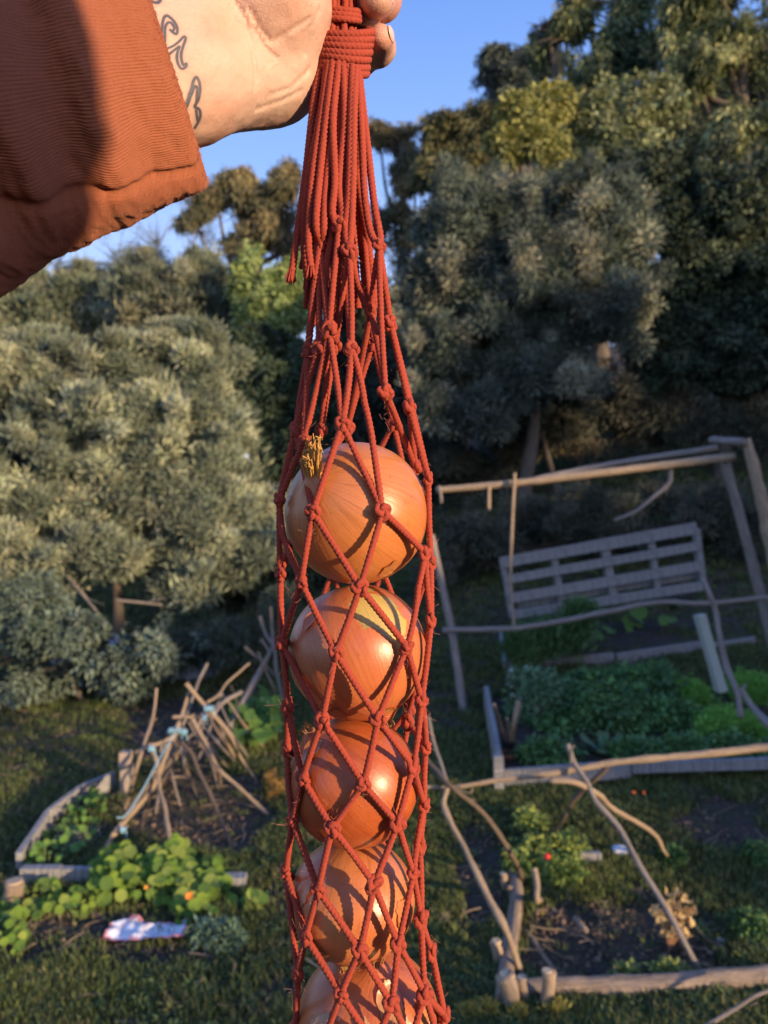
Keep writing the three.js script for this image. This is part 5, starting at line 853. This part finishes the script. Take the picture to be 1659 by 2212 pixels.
ONIONS.forEach(([cx, cy, rx, ry], oi) => {
  const L = ONION_LOOK[oi], c = FP(cx, cy, oi === 3 ? -6 : 0), R = rx * MPP, t = thing('onion', L.label, 'onion', c), ax = V(...L.axis).normalize();
  const q = new THREE.Quaternion().setFromUnitVectors(V(0, 1, 0), ax);
  const inPatch = (d, soft) => { // d in world axes, unit; how far inside a torn patch, edges ragged
    let best = null; for (const [px_, py_, pr, col] of L.spot) { const pc = V(px_, py_, Math.sqrt(Math.max(0, 1 - px_ * px_ - py_ * py_))).normalize(), k = d.distanceTo(pc) / pr + 0.5 * fbm(d.x * 5 + oi, d.y * 5, d.z * 5, 4); if (k < 1 && (!best || k < best[0])) best = [k, col]; }
    return best;
  };
  const TW = 1024, THt = 512, up = V();
  const tex = dataTex(TW, THt, (u, v) => {
    const th = (1 - v) * Math.PI, ph = u * 2 * Math.PI; up.set(Math.sin(th) * Math.cos(ph), Math.cos(th), Math.sin(th) * Math.sin(ph));
    const cu = Math.cos(ph), su = Math.sin(ph), z = oi * 5.3;
    const broad = fbm(cu * 1.6 + z, su * 1.6, th * 0.7, 3), streak = fbm(cu * 9 + z, su * 9, th * 0.9, 3), fineS = fbm(cu * 34, su * 34 + z, th * 1.6, 2), blot = fbm(up.x * 7 + z, up.y * 7, up.z * 7, 3), grain = N3(up.x * 60, up.y * 60, up.z * 60);
    let vein = 0; for (const f of [5.5, 11]) { const n = N3(cu * f + z, su * f, 0.35 * th + f); vein += Math.exp(-((n / 0.030) ** 2)) * (0.6 + 0.6 * N3(cu * 3, su * 3, th * 2 + f)); }
    let k = clamp(0.6 + 0.9 * broad + 0.10 * streak + 0.10 * fineS + 0.25 * blot);
    const p = L.spot.length ? inPatch(up.clone().applyQuaternion(q)) : null;
    let A = L.a, B = L.b; if (p) { A = p[1]; B = p[1].map((w) => w * 0.72); k = clamp(k + 0.15); }
    const m = (1 - 0.25 * clamp(vein)) * (1 + 0.06 * fineS + 0.10 * grain) * (N3(up.x * 22 + z, up.y * 22, up.z * 22) > 0.63 ? 0.75 : 1) * (p && p[0] > 0.93 ? 0.7 : 1);
    return [lerp(B[0], A[0], k) * m, lerp(B[1], A[1], k) * m, lerp(B[2], A[2], k) * m];
  }, true);
  const bump = dataTex(512, 128, (u, v) => { const cu = Math.cos(u * 6.2832), su = Math.sin(u * 6.2832); return 0.5 + 0.28 * fbm(cu * 20, su * 20 + oi, v * 3, 3) + 0.2 * fbm(cu * 3, su * 3 + oi, v * 9, 3) + 0.25 * tileNoise(u, v, 30, 22, 60 + oi); });
  const nu = 150, nv = 100, pos = [], uv = [], idx = [];
  for (let j = 0; j <= nv; j++) for (let i = 0; i <= nu; i++) {
    const th = Math.PI * j / nv, ph = (i % nu) / nu * 2 * Math.PI; up.set(Math.sin(th) * Math.cos(ph), Math.cos(th), Math.sin(th) * Math.sin(ph));
    let r = 1 + 0.012 * fbm(up.x * 1.4 + oi * 3, up.y * 1.4, up.z * 1.4, 2) + 0.0022 * fbm(Math.cos(ph) * 12 + oi, Math.sin(ph) * 12, th, 2);
    r += (oi === 0 ? 0.09 : 0.13) * Math.exp(-((th / 0.16) ** 2)) - 0.03 * Math.exp(-(((Math.PI - th) / 0.3) ** 2));
    const w = up.clone().applyQuaternion(q), p = inPatch(w); if (p && L.spot.length) r -= 0.009 * sstep(1, 0.9, p[0]);
    w.multiplyScalar(r); pos.push(w.x * R, w.y * R * ry / rx, w.z * R); uv.push(i / nu, 1 - j / nv);
    if (i < nu && j < nv) { const b = j * (nu + 1) + i; idx.push(b, b + 1, b + nu + 1, b + 1, b + nu + 2, b + nu + 1); }
  }
  const g = new THREE.BufferGeometry(); g.setAttribute('position', new THREE.Float32BufferAttribute(pos, 3)); g.setAttribute('uv', new THREE.Float32BufferAttribute(uv, 2)); g.setIndex(idx); g.computeVertexNormals();
  const N = g.attributes.normal; for (let j = 0; j <= nv; j++) { const a = j * (nu + 1), b = a + nu, n = V(N.getX(a) + N.getX(b), N.getY(a) + N.getY(b), N.getZ(a) + N.getZ(b)).normalize(); N.setXYZ(a, n.x, n.y, n.z); N.setXYZ(b, n.x, n.y, n.z); }
  mesh('skin', g, new THREE.MeshPhysicalMaterial({ color: 0xffffff, map: tex, bumpMap: bump, bumpScale: 0.0004, roughness: 0.40, clearcoat: 0.3, clearcoatRoughness: 0.32, specularIntensity: 0.9 }), t);
  // flakes of outer skin that have come loose, ragged and lifted along their rims
  for (const [px_, py_, pr, lift, col] of FLAKES[oi]) {
    const pc = V(px_, py_, Math.sqrt(Math.max(0.02, 1 - px_ * px_ - py_ * py_))).normalize(), f1 = V().crossVectors(pc, V(0.2, 1, 0.1)).normalize(), f2 = V().crossVectors(pc, f1), P = [], I = [], nr = 10, na = 48, sz = rnd() * 9;
    for (let j = 0; j <= nr; j++) for (let i = 0; i <= na; i++) { const a = (i % na) / na * 2 * Math.PI, e = pr * (0.75 + 0.75 * Math.abs(fbm(Math.cos(a) * 1.7 + sz, Math.sin(a) * 1.7, oi, 4))) * (1 + 0.10 * N3(Math.cos(a) * 14, Math.sin(a) * 14, sz)), q = j / nr, w = pc.clone().addScaledVector(f1, Math.cos(a) * e * q * 0.8).addScaledVector(f2, Math.sin(a) * e * q * 1.3).normalize(), r = 1.009 + lift * Math.pow(q, 5) * (0.5 + 0.5 * Math.sin(a * 2 + sz)) + 0.003 * N3(w.x * 14, w.y * 14, w.z * 14); P.push(w.x * R * r, w.y * R * ry / rx * r, w.z * R * r); if (j < nr && i < na) { const b = j * (na + 1) + i; I.push(b, b + na + 1, b + 1, b + 1, b + na + 1, b + na + 2); } }
    const fg = new THREE.BufferGeometry(); fg.setAttribute('position', new THREE.Float32BufferAttribute(P, 3)); fg.setIndex(I); fg.computeVertexNormals();
    mesh('loose_skin', fg, new THREE.MeshPhysicalMaterial({ color: rgb(...col), roughness: 0.36, clearcoat: 0.3, clearcoatRoughness: 0.3, transmission: 0.25, thickness: 0, side: THREE.DoubleSide }), t);
  }
  // dry tuft or neck where the skin gathers
  const base = ax.clone().multiplyScalar(R * (oi === 0 ? 1.03 : 1.1)), st = [], n = oi === 0 ? 90 : 26;
  const s1 = V().crossVectors(ax, V(0.3, 0.2, 1)).normalize(), s2 = V().crossVectors(ax, s1);
  const main = oi === 0 ? V(-0.08, 1, 0.3).normalize() : ax;
  for (let i = 0; i < n; i++) { const a = rr(0, 6.28), w = Math.sqrt(rnd()), l = (oi === 0 ? 0.0175 : 0.006) * rr(0.75, 1.15), o = base.clone().addScaledVector(s1, Math.cos(a) * w * 0.0042).addScaledVector(s2, Math.sin(a) * w * 0.0042).addScaledVector(ax, -0.003), d = main.clone().addScaledVector(s1, Math.cos(a) * w * 0.22).addScaledVector(s2, Math.sin(a) * w * 0.22); st.push(sweep([o, o.clone().addScaledVector(d, l * 0.5).add(V(gauss(), gauss(), gauss()).multiplyScalar(0.0005)), o.clone().addScaledVector(d, l)], (s, aa, LL) => 0.00042 * (1.1 - 0.5 * s / LL), { sides: 5, step: 0.004 })); if (oi === 0 && i % 3 === 0) { const e = o.clone().addScaledVector(d, l); for (let k = 0; k < 3; k++) st.push(sweep([e, e.clone().add(V(gauss(), gauss(), gauss()).multiplyScalar(0.0016)), e.clone().add(V(gauss(), gauss(), gauss()).multiplyScalar(0.0022))], () => 0.0004, { sides: 4, step: 0.002 })); } }
  const f = mesh(oi === 0 ? 'root_tuft' : 'dry_neck', mergeGeometries(st), std(oi === 0 ? rgb(0.50, 0.26, 0.06) : rgb(0.36, 0.19, 0.07), 0.8), t); f.userData.kind = 'stuff';
});

// ---------------------------------------------------------------- the person: hand, sleeve, and the body behind the camera
reseed(505);
{
  const foot = onLand(V(0.28, 0, 0.2)), person = thing('person', 'person in a rust-red ribbed sweater, tattooed wrist, hand gripping the top of the net bag', 'person', foot);
  const B = (a, b) => [at(a[0], a[1], a[2]), at(b[0], b[1], b[2]), a[3] * PX * a[2], b[3] * PX * b[2]];
  const chain = (...p) => p.slice(1).map((q, i) => B(p[i], q));
  const palm = [
    ...chain([60, 170, 0.345, 92], [230, 110, 0.378, 94], [395, 62, 0.405, 92], [520, 18, 0.432, 90]),
    ...chain([80, 300, 0.345, 92], [250, 245, 0.378, 94], [405, 196, 0.405, 91], [520, 166, 0.430, 82]),
    ...chain([520, 166, 0.430, 82], [590, 150, 0.444, 91], [648, 122, 0.463, 84]),
    ...chain([520, 80, 0.437, 88], [690, 60, 0.490, 78]), ...chain([520, 0, 0.437, 95], [700, -60, 0.492, 82]),
    ...chain([560, -30, 0.432, 92], [596, -20, 0.418, 99], [606, -62, 0.414, 88]),
  ];
  const fingers = [
    chain([690, 108, 0.492, 44], [775, 122, 0.490, 39], [818, 104, 0.468, 34], [822, 82, 0.446, 28]),
    chain([700, 34, 0.497, 48], [790, 15, 0.492, 43], [824, 0, 0.464, 40], [812, -2, 0.438, 37]),
    chain([700, -60, 0.497, 48], [800, -80, 0.492, 44], [825, -85, 0.458, 41], [800, -88, 0.430, 37]),
    chain([700, -140, 0.49, 48], [800, -165, 0.486, 44], [825, -166, 0.455, 41], [795, -168, 0.428, 36]),
    chain([606, -62, 0.414, 80], [690, -125, 0.408, 60], [750, -150, 0.407, 48], [800, -160, 0.408, 40]),
  ];
  const groove = [[[540, 22], [560, 60], [586, 92], [622, 70], [668, 40]], [[548, 60], [575, 105], [598, 125]], [[556, 236], [600, 222], [650, 196]], [[585, 205], [630, 190], [668, 150]], [[660, 118], [672, 60], [690, 20]], [[500, -10], [530, 40], [548, 110], [552, 190]]];
  const fist = (x, y, z, b) => { let d = 1; for (const c of b) { const v = cap(x, y, z, c); d = d > 0.5 ? v : smin(d, v, 0.021); } return d; };
  const hand = (x, y, z) => {
    let d = fist(x, y, z, palm);
    let f = 1;
    fingers.forEach((ch, i) => { let v = 1; for (const c of ch) { const w = cap(x, y, z, c); v = v > 0.5 ? w : smin(v, w, 0.005); } f = f > 0.5 ? v : smin(f, v, 0.0022); });
    d = smin(d, f, 0.010);
    if (d < 0.006 && d > -0.006) d += 0.0005 * N3(x * 110, y * 110, z * 110) + 0.00014 * N3(x * 420, y * 420, z * 420);
    return d;
  };
  // skin creases: shallow grooves along lines found on the surface
  const hit = (X, Y) => { const o = EYE, dir = at(X, Y, 1).sub(EYE); const l = dir.length(); dir.divideScalar(l); let t = 0.3; for (let i = 0; i < 90; i++) { const p = o.clone().addScaledVector(dir, t), d = hand(p.x, p.y, p.z); if (d < 2e-5) return p; t += d * 0.8; if (t > 0.8) return null; } return o.clone().addScaledVector(dir, t); };
  const segs = []; for (const g of groove) { const p = g.map(([x, y]) => hit(x, y)).filter(Boolean); for (let i = 0; i + 1 < p.length; i++) segs.push([p[i], p[i + 1], 0, 0]); }
  const handCreased = (x, y, z) => { let d = hand(x, y, z); if (Math.abs(d) < 0.004) { let m = 1; for (const s of segs) m = Math.min(m, cap(x, y, z, s)); d += 0.0008 * Math.exp(-((m / 0.0014) ** 2)); } return d; };
  const hg = sdfMesh(handCreased, V(-0.20, 1.66, -0.545), V(0.02, 1.995, -0.285), 0.0017);
  // map round the forearm's own axis
  const ax0 = at(230, 178, 0.365), ax1 = at(690, 60, 0.47), axd = ax1.clone().sub(ax0).normalize(), e1 = V(0, 0, 1).addScaledVector(axd, -axd.z).normalize(), e2 = V().crossVectors(axd, e1);
  const uvOf = (p) => { const w = p.clone().sub(ax0), a = Math.atan2(w.dot(e2), w.dot(e1)); return [a / (2 * Math.PI) + 0.5, w.dot(axd) / 0.26 + 0.25]; };
  const hp = hg.attributes.position, huv = new Float32Array(hp.count * 2); for (let i = 0; i < hp.count; i++) huv.set(uvOf(V(hp.getX(i), hp.getY(i), hp.getZ(i))), i * 2);
  hg.setAttribute('uv', new THREE.BufferAttribute(huv, 2));
  const TZ = zoomer(330, 0, 6.143), lines = [
    [[455, 620], [462, 450], [475, 330], [500, 262], [535, 240], [600, 280], [660, 350], [690, 420], [697, 480], [680, 525], [640, 505], [590, 460]],
    [[500, 705], [505, 600], [506, 450], [525, 380], [560, 345], [600, 352], [635, 390], [650, 440], [630, 475]],
    [[455, 620], [480, 720], [540, 740], [640, 700], [730, 630], [800, 560], [822, 582], [810, 640], [790, 700], [755, 830], [765, 930], [790, 1000], [832, 975], [825, 1030], [760, 1055], [710, 980], [690, 870], [700, 800], [725, 715], [650, 770], [550, 835], [520, 790], [495, 740]],
    [[820, 1650], [870, 1500], [920, 1340], [950, 1230], [990, 1185], [1030, 1250], [1046, 1350], [1040, 1450], [1010, 1550], [965, 1640], [1030, 1680], [1050, 1750], [1030, 1850], [970, 1960]],
    [[835, 1650], [900, 1480], [970, 1330], [1000, 1340], [1000, 1450], [990, 1560], [970, 1640]], [[985, 1700], [1000, 1800], [1015, 1880]],
    [[200, -20], [270, 10], [330, 32], [400, 34], [430, 5], [440, -30]],
  ].map((l) => l.map(([x, y]) => { const [X, Y] = TZ(x, y), p = hit(X / 1.15735, Y / 1.15735); return p && uvOf(p); }).filter(Boolean));
  // smooth the drawn lines, then keep them as short pieces to measure distances to
  const ink = []; for (const l of lines) { if (l.length < 2) continue; const c = new THREE.CatmullRomCurve3(l.map(([u, v]) => V(u * 0.21, v * 0.26, 0))), p = c.getPoints(l.length * 5); for (let i = 0; i + 1 < p.length; i++) ink.push([p[i].x, p[i].y, p[i + 1].x, p[i + 1].y]); }
  const bx = ink.reduce((b, s) => [Math.min(b[0], s[0]), Math.max(b[1], s[0]), Math.min(b[2], s[1]), Math.max(b[3], s[1])], [9, -9, 9, -9]);
  const skinTex = dataTex(1400, 1400, (u, v) => {
    const x = u * 0.21, y = v * 0.26, n = fbm(x * 40, y * 40, 2, 4), r = fbm(x * 18, y * 18, 9, 3), f = fbm(x * 420, y * 260, 5, 2);
    let c = [0.58 + 0.06 * n, 0.36 + 0.11 * n - 0.10 * r, 0.27 + 0.10 * n - 0.10 * r].map((w) => w * (1 + 0.09 * f));
    const red = sstep(0.62, 0.95, v) * (0.8 + 0.8 * r); c = [c[0] * (1 - 0.03 * red), c[1] * (1 - 0.20 * red), c[2] * (1 - 0.24 * red)];
    if (x > bx[0] - 0.003 && x < bx[1] + 0.003 && y > bx[2] - 0.003 && y < bx[3] + 0.003) {
      let m = 1; for (const [ax, ay, bx_, by] of ink) { const dx = bx_ - ax, dy = by - ay, L = dx * dx + dy * dy || 1e-12, t = clamp(((x - ax) * dx + (y - ay) * dy) / L); m = Math.min(m, Math.hypot(x - ax - dx * t, y - ay - dy * t)); }
      const k = 0.80 * Math.exp(-((m / 0.00085) ** 4)) + 0.40 * Math.exp(-((m / 0.0016) ** 2)); c = [lerp(c[0], 0.075, clamp(k)), lerp(c[1], 0.07, clamp(k)), lerp(c[2], 0.085, clamp(k))];
    }
    return c;
  }, true, false);
  const skinBump = dataTex(512, 512, (u, v) => 0.5 + 0.5 * tileNoise(u, v, 26, 26, 91) + 0.35 * tileNoise(u, v, 9, 40, 92)); skinBump.repeat.set(4, 4);
  const skin = new THREE.MeshPhysicalMaterial({ color: 0xffffff, map: skinTex, bumpMap: skinBump, bumpScale: 0.00045, roughness: 0.46, specularIntensity: 0.9, sheen: 0.2, sheenColor: rgb(0.9, 0.3, 0.2), sheenRoughness: 0.5 });
  // head, neck and the other hand, coarse: they stand behind the camera and shade the sleeve
  const H = V(0.262, 1.835, 0.098);
  const headF = (x, y, z) => {
    const e = (cx, cy, cz, rx, ry, rz) => { const k = Math.hypot((x - cx) / rx, (y - cy) / ry, (z - cz) / rz); return (k - 1) * Math.min(rx, ry, rz); };
    let d = e(H.x, H.y + 0.02, H.z + 0.01, 0.078, 0.098, 0.094);
    d = smin(d, e(H.x, H.y - 0.055, H.z - 0.03, 0.056, 0.066, 0.062), 0.05);
    d = smin(d, cap(x, y, z, [V(H.x, H.y + 0.01, H.z - 0.085), V(H.x, H.y - 0.028, H.z - 0.103), 0.009, 0.013]), 0.015);
    for (const s of [-1, 1]) { d = smin(d, e(H.x + s * 0.079, H.y - 0.01, H.z + 0.015, 0.012, 0.03, 0.02), 0.008); const k = Math.hypot(x - H.x - s * 0.031, y - H.y - 0.006, z - H.z + 0.088) - 0.013; d = -smin(-d, k, 0.012); d = Math.min(d, Math.hypot(x - H.x - s * 0.031, y - H.y - 0.006, z - H.z + 0.074) - 0.012); }
    d = smin(d, cap(x, y, z, [V(H.x - 0.02, H.y - 0.063, H.z - 0.087), V(H.x + 0.02, H.y - 0.063, H.z - 0.087), 0.006, 0.006]), 0.006);
    d = smin(d, cap(x, y, z, [V(H.x, H.y - 0.06, H.z + 0.03), V(0.28, 1.56, 0.16), 0.052, 0.058]), 0.04);
    return d;
  };
  const headG = sdfMesh(headF, V(0.14, 1.5, -0.06), V(0.42, 1.98, 0.27), 0.006);
  for (const g of [headG]) { const n = g.attributes.position.count, a = new Float32Array(n * 2); for (let i = 0; i < n; i++) { a[i * 2] = 0.2; a[i * 2 + 1] = 0.1; } g.setAttribute('uv', new THREE.BufferAttribute(a, 2)); }
  mesh('body', rel(hg, foot), skin, person);
  mesh('head', rel(headG, foot), skin, person);
  // nails on the two visible finger ends
  const nailMat = new THREE.MeshPhysicalMaterial({ color: rgb(0.74, 0.42, 0.33), roughness: 0.28, clearcoat: 0.4, clearcoatRoughness: 0.2 });
  for (const [x, y, d, r, n] of [[822, 80, 0.446, 28, [0.94, 0.12, 0.25]], [813, -4, 0.438, 37, [0.95, 0.05, 0.25]]]) {
    const c = at(x, y, d), nv = V(...n).normalize(), g = new THREE.SphereGeometry(1, 24, 12, 0, 6.2832, 0, 1.2); g.scale(0.0048, 0.0026, 0.0062);
    const m = mesh('fingernail', g, nailMat, person); m.position.copy(c).addScaledVector(nv, r * PX * d - 0.0021).sub(foot); m.quaternion.setFromUnitVectors(V(0, 1, 0), nv);
  }
  const hairF = (x, y, z) => { const k = Math.hypot((x - H.x) / 0.084, (y - H.y - 0.026) / 0.102, (z - H.z - 0.022) / 0.096); let d = (k - 1) * 0.084; d = smin(d, cap(x, y, z, [V(H.x, H.y, H.z + 0.07), V(H.x + 0.01, H.y - 0.2, H.z + 0.11), 0.05, 0.03]), 0.03); d = Math.max(d, -(Math.hypot((x - H.x) / 0.07, (y - H.y + 0.03) / 0.085, (z - H.z + 0.075) / 0.075) - 1) * 0.07); return d + 0.003 * N3(x * 90, y * 22, z * 90); };
  mesh('hair', rel(sdfMesh(hairF, V(0.15, 1.55, -0.06), V(0.4, 1.99, 0.28), 0.007), foot), std(rgb(0.06, 0.035, 0.02), 0.6), person);
  // the sleeve
  const T = [ // along the arm from the cuff: lower edge and upper edge in the picture, depth, half thickness
    [0.00, [443, 372], [264, -150], 0.395, 0.047], [0.03, [437, 396], [248, -152], 0.393, 0.048], [0.06, [420, 405], [235, -155], 0.391, 0.049], [0.12, [392, 412], [205, -160], 0.385, 0.051], [0.30, [292, 456], [120, -150], 0.368, 0.056], [0.50, [190, 494], [20, -130], 0.348, 0.062], [0.72, [80, 538], [-90, -80], 0.325, 0.068], [1.0, [-40, 608], [-230, 0], 0.295, 0.072], [1.3, [-190, 720], [-390, 140], 0.262, 0.058],
  ];
  const at1 = (t) => { let i = 1; while (i < T.length - 1 && t > T[i][0]) i++; const a = T[i - 1], b = T[i], k = clamp((t - a[0]) / (b[0] - a[0])); const s = (q, w) => lerp(q, w, k); return { lo: [s(a[1][0], b[1][0]), s(a[1][1], b[1][1])], hi: [s(a[2][0], b[2][0]), s(a[2][1], b[2][1])], d: s(a[3], b[3]), th: s(a[4], b[4]) }; };
  const smooth = (t) => { const o = [-0.05, -0.025, 0, 0.025, 0.05].map((e) => at1(clamp(t + e * Math.min(1, t * 8), 0, 1.3))), m = (f) => o.reduce((s, q) => s + f(q), 0) / 5; return { lo: [m((q) => q.lo[0]), m((q) => q.lo[1])], hi: [m((q) => q.hi[0]), m((q) => q.hi[1])], d: m((q) => q.d), th: m((q) => q.th) }; };
  const nT = 120, pos = [], uv = [], idx = [];
  const SEAM = 0.40, seamAt = (t) => 0.24 + 0.26 * t;                                  // angle of the long seam, measured from the lowest line towards the camera
  const RIB = 0.0205, AA = []; { let a = -Math.PI; while (a < SEAM - 0.25) { AA.push(a); a += 0.045; } while (a < 2.75) { AA.push(a); a += RIB / 6; } while (a < Math.PI - 0.02) { AA.push(a); a += 0.045; } }
  const nA = AA.length, ribAt = (t, a) => Math.pow(0.5 + 0.5 * Math.cos(2 * Math.PI * (a + 0.03 * N3(t * 5, a * 2, 7) + 0.006 * N3(t * 30, a * 9, 7)) / RIB), 0.7);
  const skinPoint = (t, a, inset) => { // a = 0 lowest line, pi / 2 towards the camera
    const q = smooth(t), lo = at(...q.lo, q.d), hi = at(...q.hi, q.d), c = lo.clone().lerp(hi, 0.5), h = lo.clone().sub(c), fz = V(0.12, 0.04, 1).normalize().multiplyScalar(q.th);
    const tx = t * 0.2, fold = sstep(0.05, 0.35, t);
    let k = 1 + fold * (0.085 * Math.sin(t * 21 + 1.4 * Math.sin(a * 1.3) + 0.6) * sstep(0.1, 0.8, Math.sin(a) + 0.15) + 0.03 * N3(t * 9, a * 1.5, 3)) + 0.012 * N3(t * 30, a * 5, 9);
    const ds = a - seamAt(t); k -= 0.034 * Math.exp(-((ds / 0.05) ** 2)); k += 0.035 * Math.exp(-(((ds + 0.22) / 0.16) ** 2)) * (1 - sstep(0.0, 0.5, t) * 0.6);
    const p = c.clone().addScaledVector(h, Math.cos(a) * (k - inset)).addScaledVector(fz, Math.sin(a) * (k - inset)); void tx; if (!inset) { const seamHere = seamAt(t), w = sstep(seamHere + 0.02, seamHere + 0.1, a) * (1 - sstep(2.6, 2.72, a)); if (w > 0) { const o = p.clone().sub(c).normalize(); p.addScaledVector(o, 0.00056 * w * (ribAt(t, a) - 0.5) * (0.9 + 0.9 * N3(t * 150, a / RIB, 3)) + 0.0010 * w * N3(t * 14, a * 7, 5)); } else { const o = p.clone().sub(c).normalize(); p.addScaledVector(o, 0.0003 * N3(t * 160, a * 90, 2)); } } return p;
  };
  const ring = (t, inset) => { for (let i = 0; i <= nA; i++) { const a = AA[i % nA]; const p = skinPoint(t, a, inset), w = t < 0.02 ? 0.0006 * N3(a * 40, 1, 2) : 0; pos.push(p.x - foot.x + w, p.y - foot.y, p.z - foot.z); const below = a < seamAt(t) && a > -2.4; uv.push(below ? t * 0.2 * 0.75 + a * 0.05 : t * 0.2, below ? a * 0.05 + t * 0.2 * 0.9 : a * 0.062 + 0.002 * N3(t * 12, a * 3, 1)); } };
  const rows = []; for (let j = nT; j >= 0; j--) rows.push([1.3 * Math.pow(j / nT, 1.25), 0]); for (const [t, i] of [[-0.004, 0.012], [-0.005, 0.03], [-0.002, 0.046]]) rows.push([Math.max(0, t), i]); for (let j = 1; j <= 24; j++) rows.push([j / 24 * 0.5, 0.052]);
  rows.forEach(([t, i]) => ring(t, i));
  for (let j = 0; j + 1 < rows.length; j++) for (let i = 0; i < nA; i++) { const b = j * (nA + 1) + i; idx.push(b, b + nA + 1, b + 1, b + 1, b + nA + 1, b + nA + 2); }
  const sg = new THREE.BufferGeometry(); sg.setAttribute('position', new THREE.Float32BufferAttribute(pos, 3)); sg.setAttribute('uv', new THREE.Float32BufferAttribute(uv, 2)); sg.setIndex(idx); sg.computeVertexNormals();
  const ribBump = dataTex(512, 512, (u, v) => 0.5 + 0.6 * tileNoise(u, v, 40, 40, 82) + 0.4 * tileNoise(u, v, 12, 60, 85));
  const ribMap = dataTex(512, 512, (u, v) => { const k = 0.86 + 0.30 * tileNoise(u, v, 5, 5, 83) + 0.35 * tileNoise(u, v, 50, 50, 84); return [0.35 * k, 0.105 * k, 0.046 * k]; }, true);
  for (const t of [ribBump, ribMap]) t.repeat.set(1 / 0.022, 1 / 0.022);
  const knit = new THREE.MeshPhysicalMaterial({ color: 0xffffff, map: ribMap, bumpMap: ribBump, bumpScale: 0.0003, roughness: 0.95, sheen: 0.4, sheenColor: rgb(0.85, 0.35, 0.2), sheenRoughness: 0.5 });
  const sweater = mesh('sweater', sg, knit, person);
  { // fuzz along the cuff and over the knit
    const st = [], o = V();
    for (let i = 0; i < 1500; i++) { const cuff = i < 700, t = cuff ? rr(0, 0.02) : Math.pow(rnd(), 1.5) * 0.7, a = rr(-0.6, 2.6), p = skinPoint(t, a, 0.002), q = smooth(t), c = at(...q.lo, q.d).lerp(at(...q.hi, q.d), 0.5); o.copy(p).sub(c).normalize(); const d = o.clone().add(V(gauss(), gauss(), gauss()).multiplyScalar(0.7)).add(V(cuff ? 0.9 : 0, cuff ? 0.2 : 0, 0)).normalize().multiplyScalar(rr(0.0008, 0.0024)); st.push(sweep([p, p.clone().addScaledVector(d, 0.5).add(V(gauss(), gauss(), gauss()).multiplyScalar(0.0003)), p.clone().add(d)], () => 0.00006, { sides: 3, step: 0.002, caps: false })); }
    const f = mesh('knit_fuzz', rel(mergeGeometries(st), foot), std(rgb(0.50, 0.19, 0.09), 0.9), sweater); f.userData.kind = 'stuff';
  }
  // the rest of the sweater, trousers and shoes
  const elbow = at(-300, 480, 0.262), TS = [[V(0.28, 1.52, 0.18), V(0.29, 1.1, 0.22), 0.13, 0.14], [V(0.29, 1.1, 0.22), V(0.29, 0.95, 0.22), 0.14, 0.15], [V(0.15, 1.5, 0.2), V(0.44, 1.5, 0.19), 0.06, 0.06], [V(0.14, 1.49, 0.2), V(-0.1, 1.52, 0.03), 0.058, 0.05], [V(-0.1, 1.52, 0.03), V(elbow.x - 0.02, elbow.y - 0.03, elbow.z + 0.03), 0.05, 0.052], [V(0.45, 1.49, 0.19), V(0.52, 1.25, 0.2), 0.055, 0.048], [V(0.52, 1.25, 0.2), V(0.42, 1.05, 0.16), 0.046, 0.045]];
  const torso = sdfMesh((x, y, z) => { let d = 1; for (const c of TS) { const v = cap(x, y, z, c); d = d > 0.5 ? v : smin(d, v, 0.06); } return d; }, V(-0.36, 0.75, -0.3), V(0.65, 1.64, 0.45), 0.014);
  mesh('sweater_body', rel(torso, foot), std(rgb(0.42, 0.10, 0.036), 0.95), sweater);
  const fy = foot.y, LG = [[V(0.21, 0.98, 0.22), V(0.2, fy + 0.45, 0.2), 0.085, 0.06], [V(0.2, fy + 0.45, 0.2), V(0.2, fy + 0.07, 0.24), 0.058, 0.042], [V(0.37, 0.98, 0.22), V(0.38, fy + 0.45, 0.2), 0.085, 0.06], [V(0.38, fy + 0.45, 0.2), V(0.39, fy + 0.07, 0.24), 0.058, 0.042]];
  mesh('trousers', rel(sdfMesh((x, y, z) => { let d = 1; for (const c of LG) d = smin(d, cap(x, y, z, c), 0.03); return d; }, V(0.05, fy, 0.05), V(0.55, 1.12, 0.4), 0.014), foot), std(rgb(0.05, 0.06, 0.09), 0.9), person);
  for (const x of [0.2, 0.39]) mesh('shoe', rel(sdfMesh((a, b, c) => smin(cap(a, b, c, [V(x, fy + 0.05, 0.26), V(x, fy + 0.04, 0.1), 0.045, 0.038]), cap(a, b, c, [V(x, fy + 0.1, 0.25), V(x, fy + 0.05, 0.2), 0.045, 0.045]), 0.03), V(x - 0.08, fy - 0.02, 0.03), V(x + 0.08, fy + 0.18, 0.34), 0.008), foot), std(rgb(0.04, 0.035, 0.03), 0.7), person);
}

renderer.render(scene, camera);
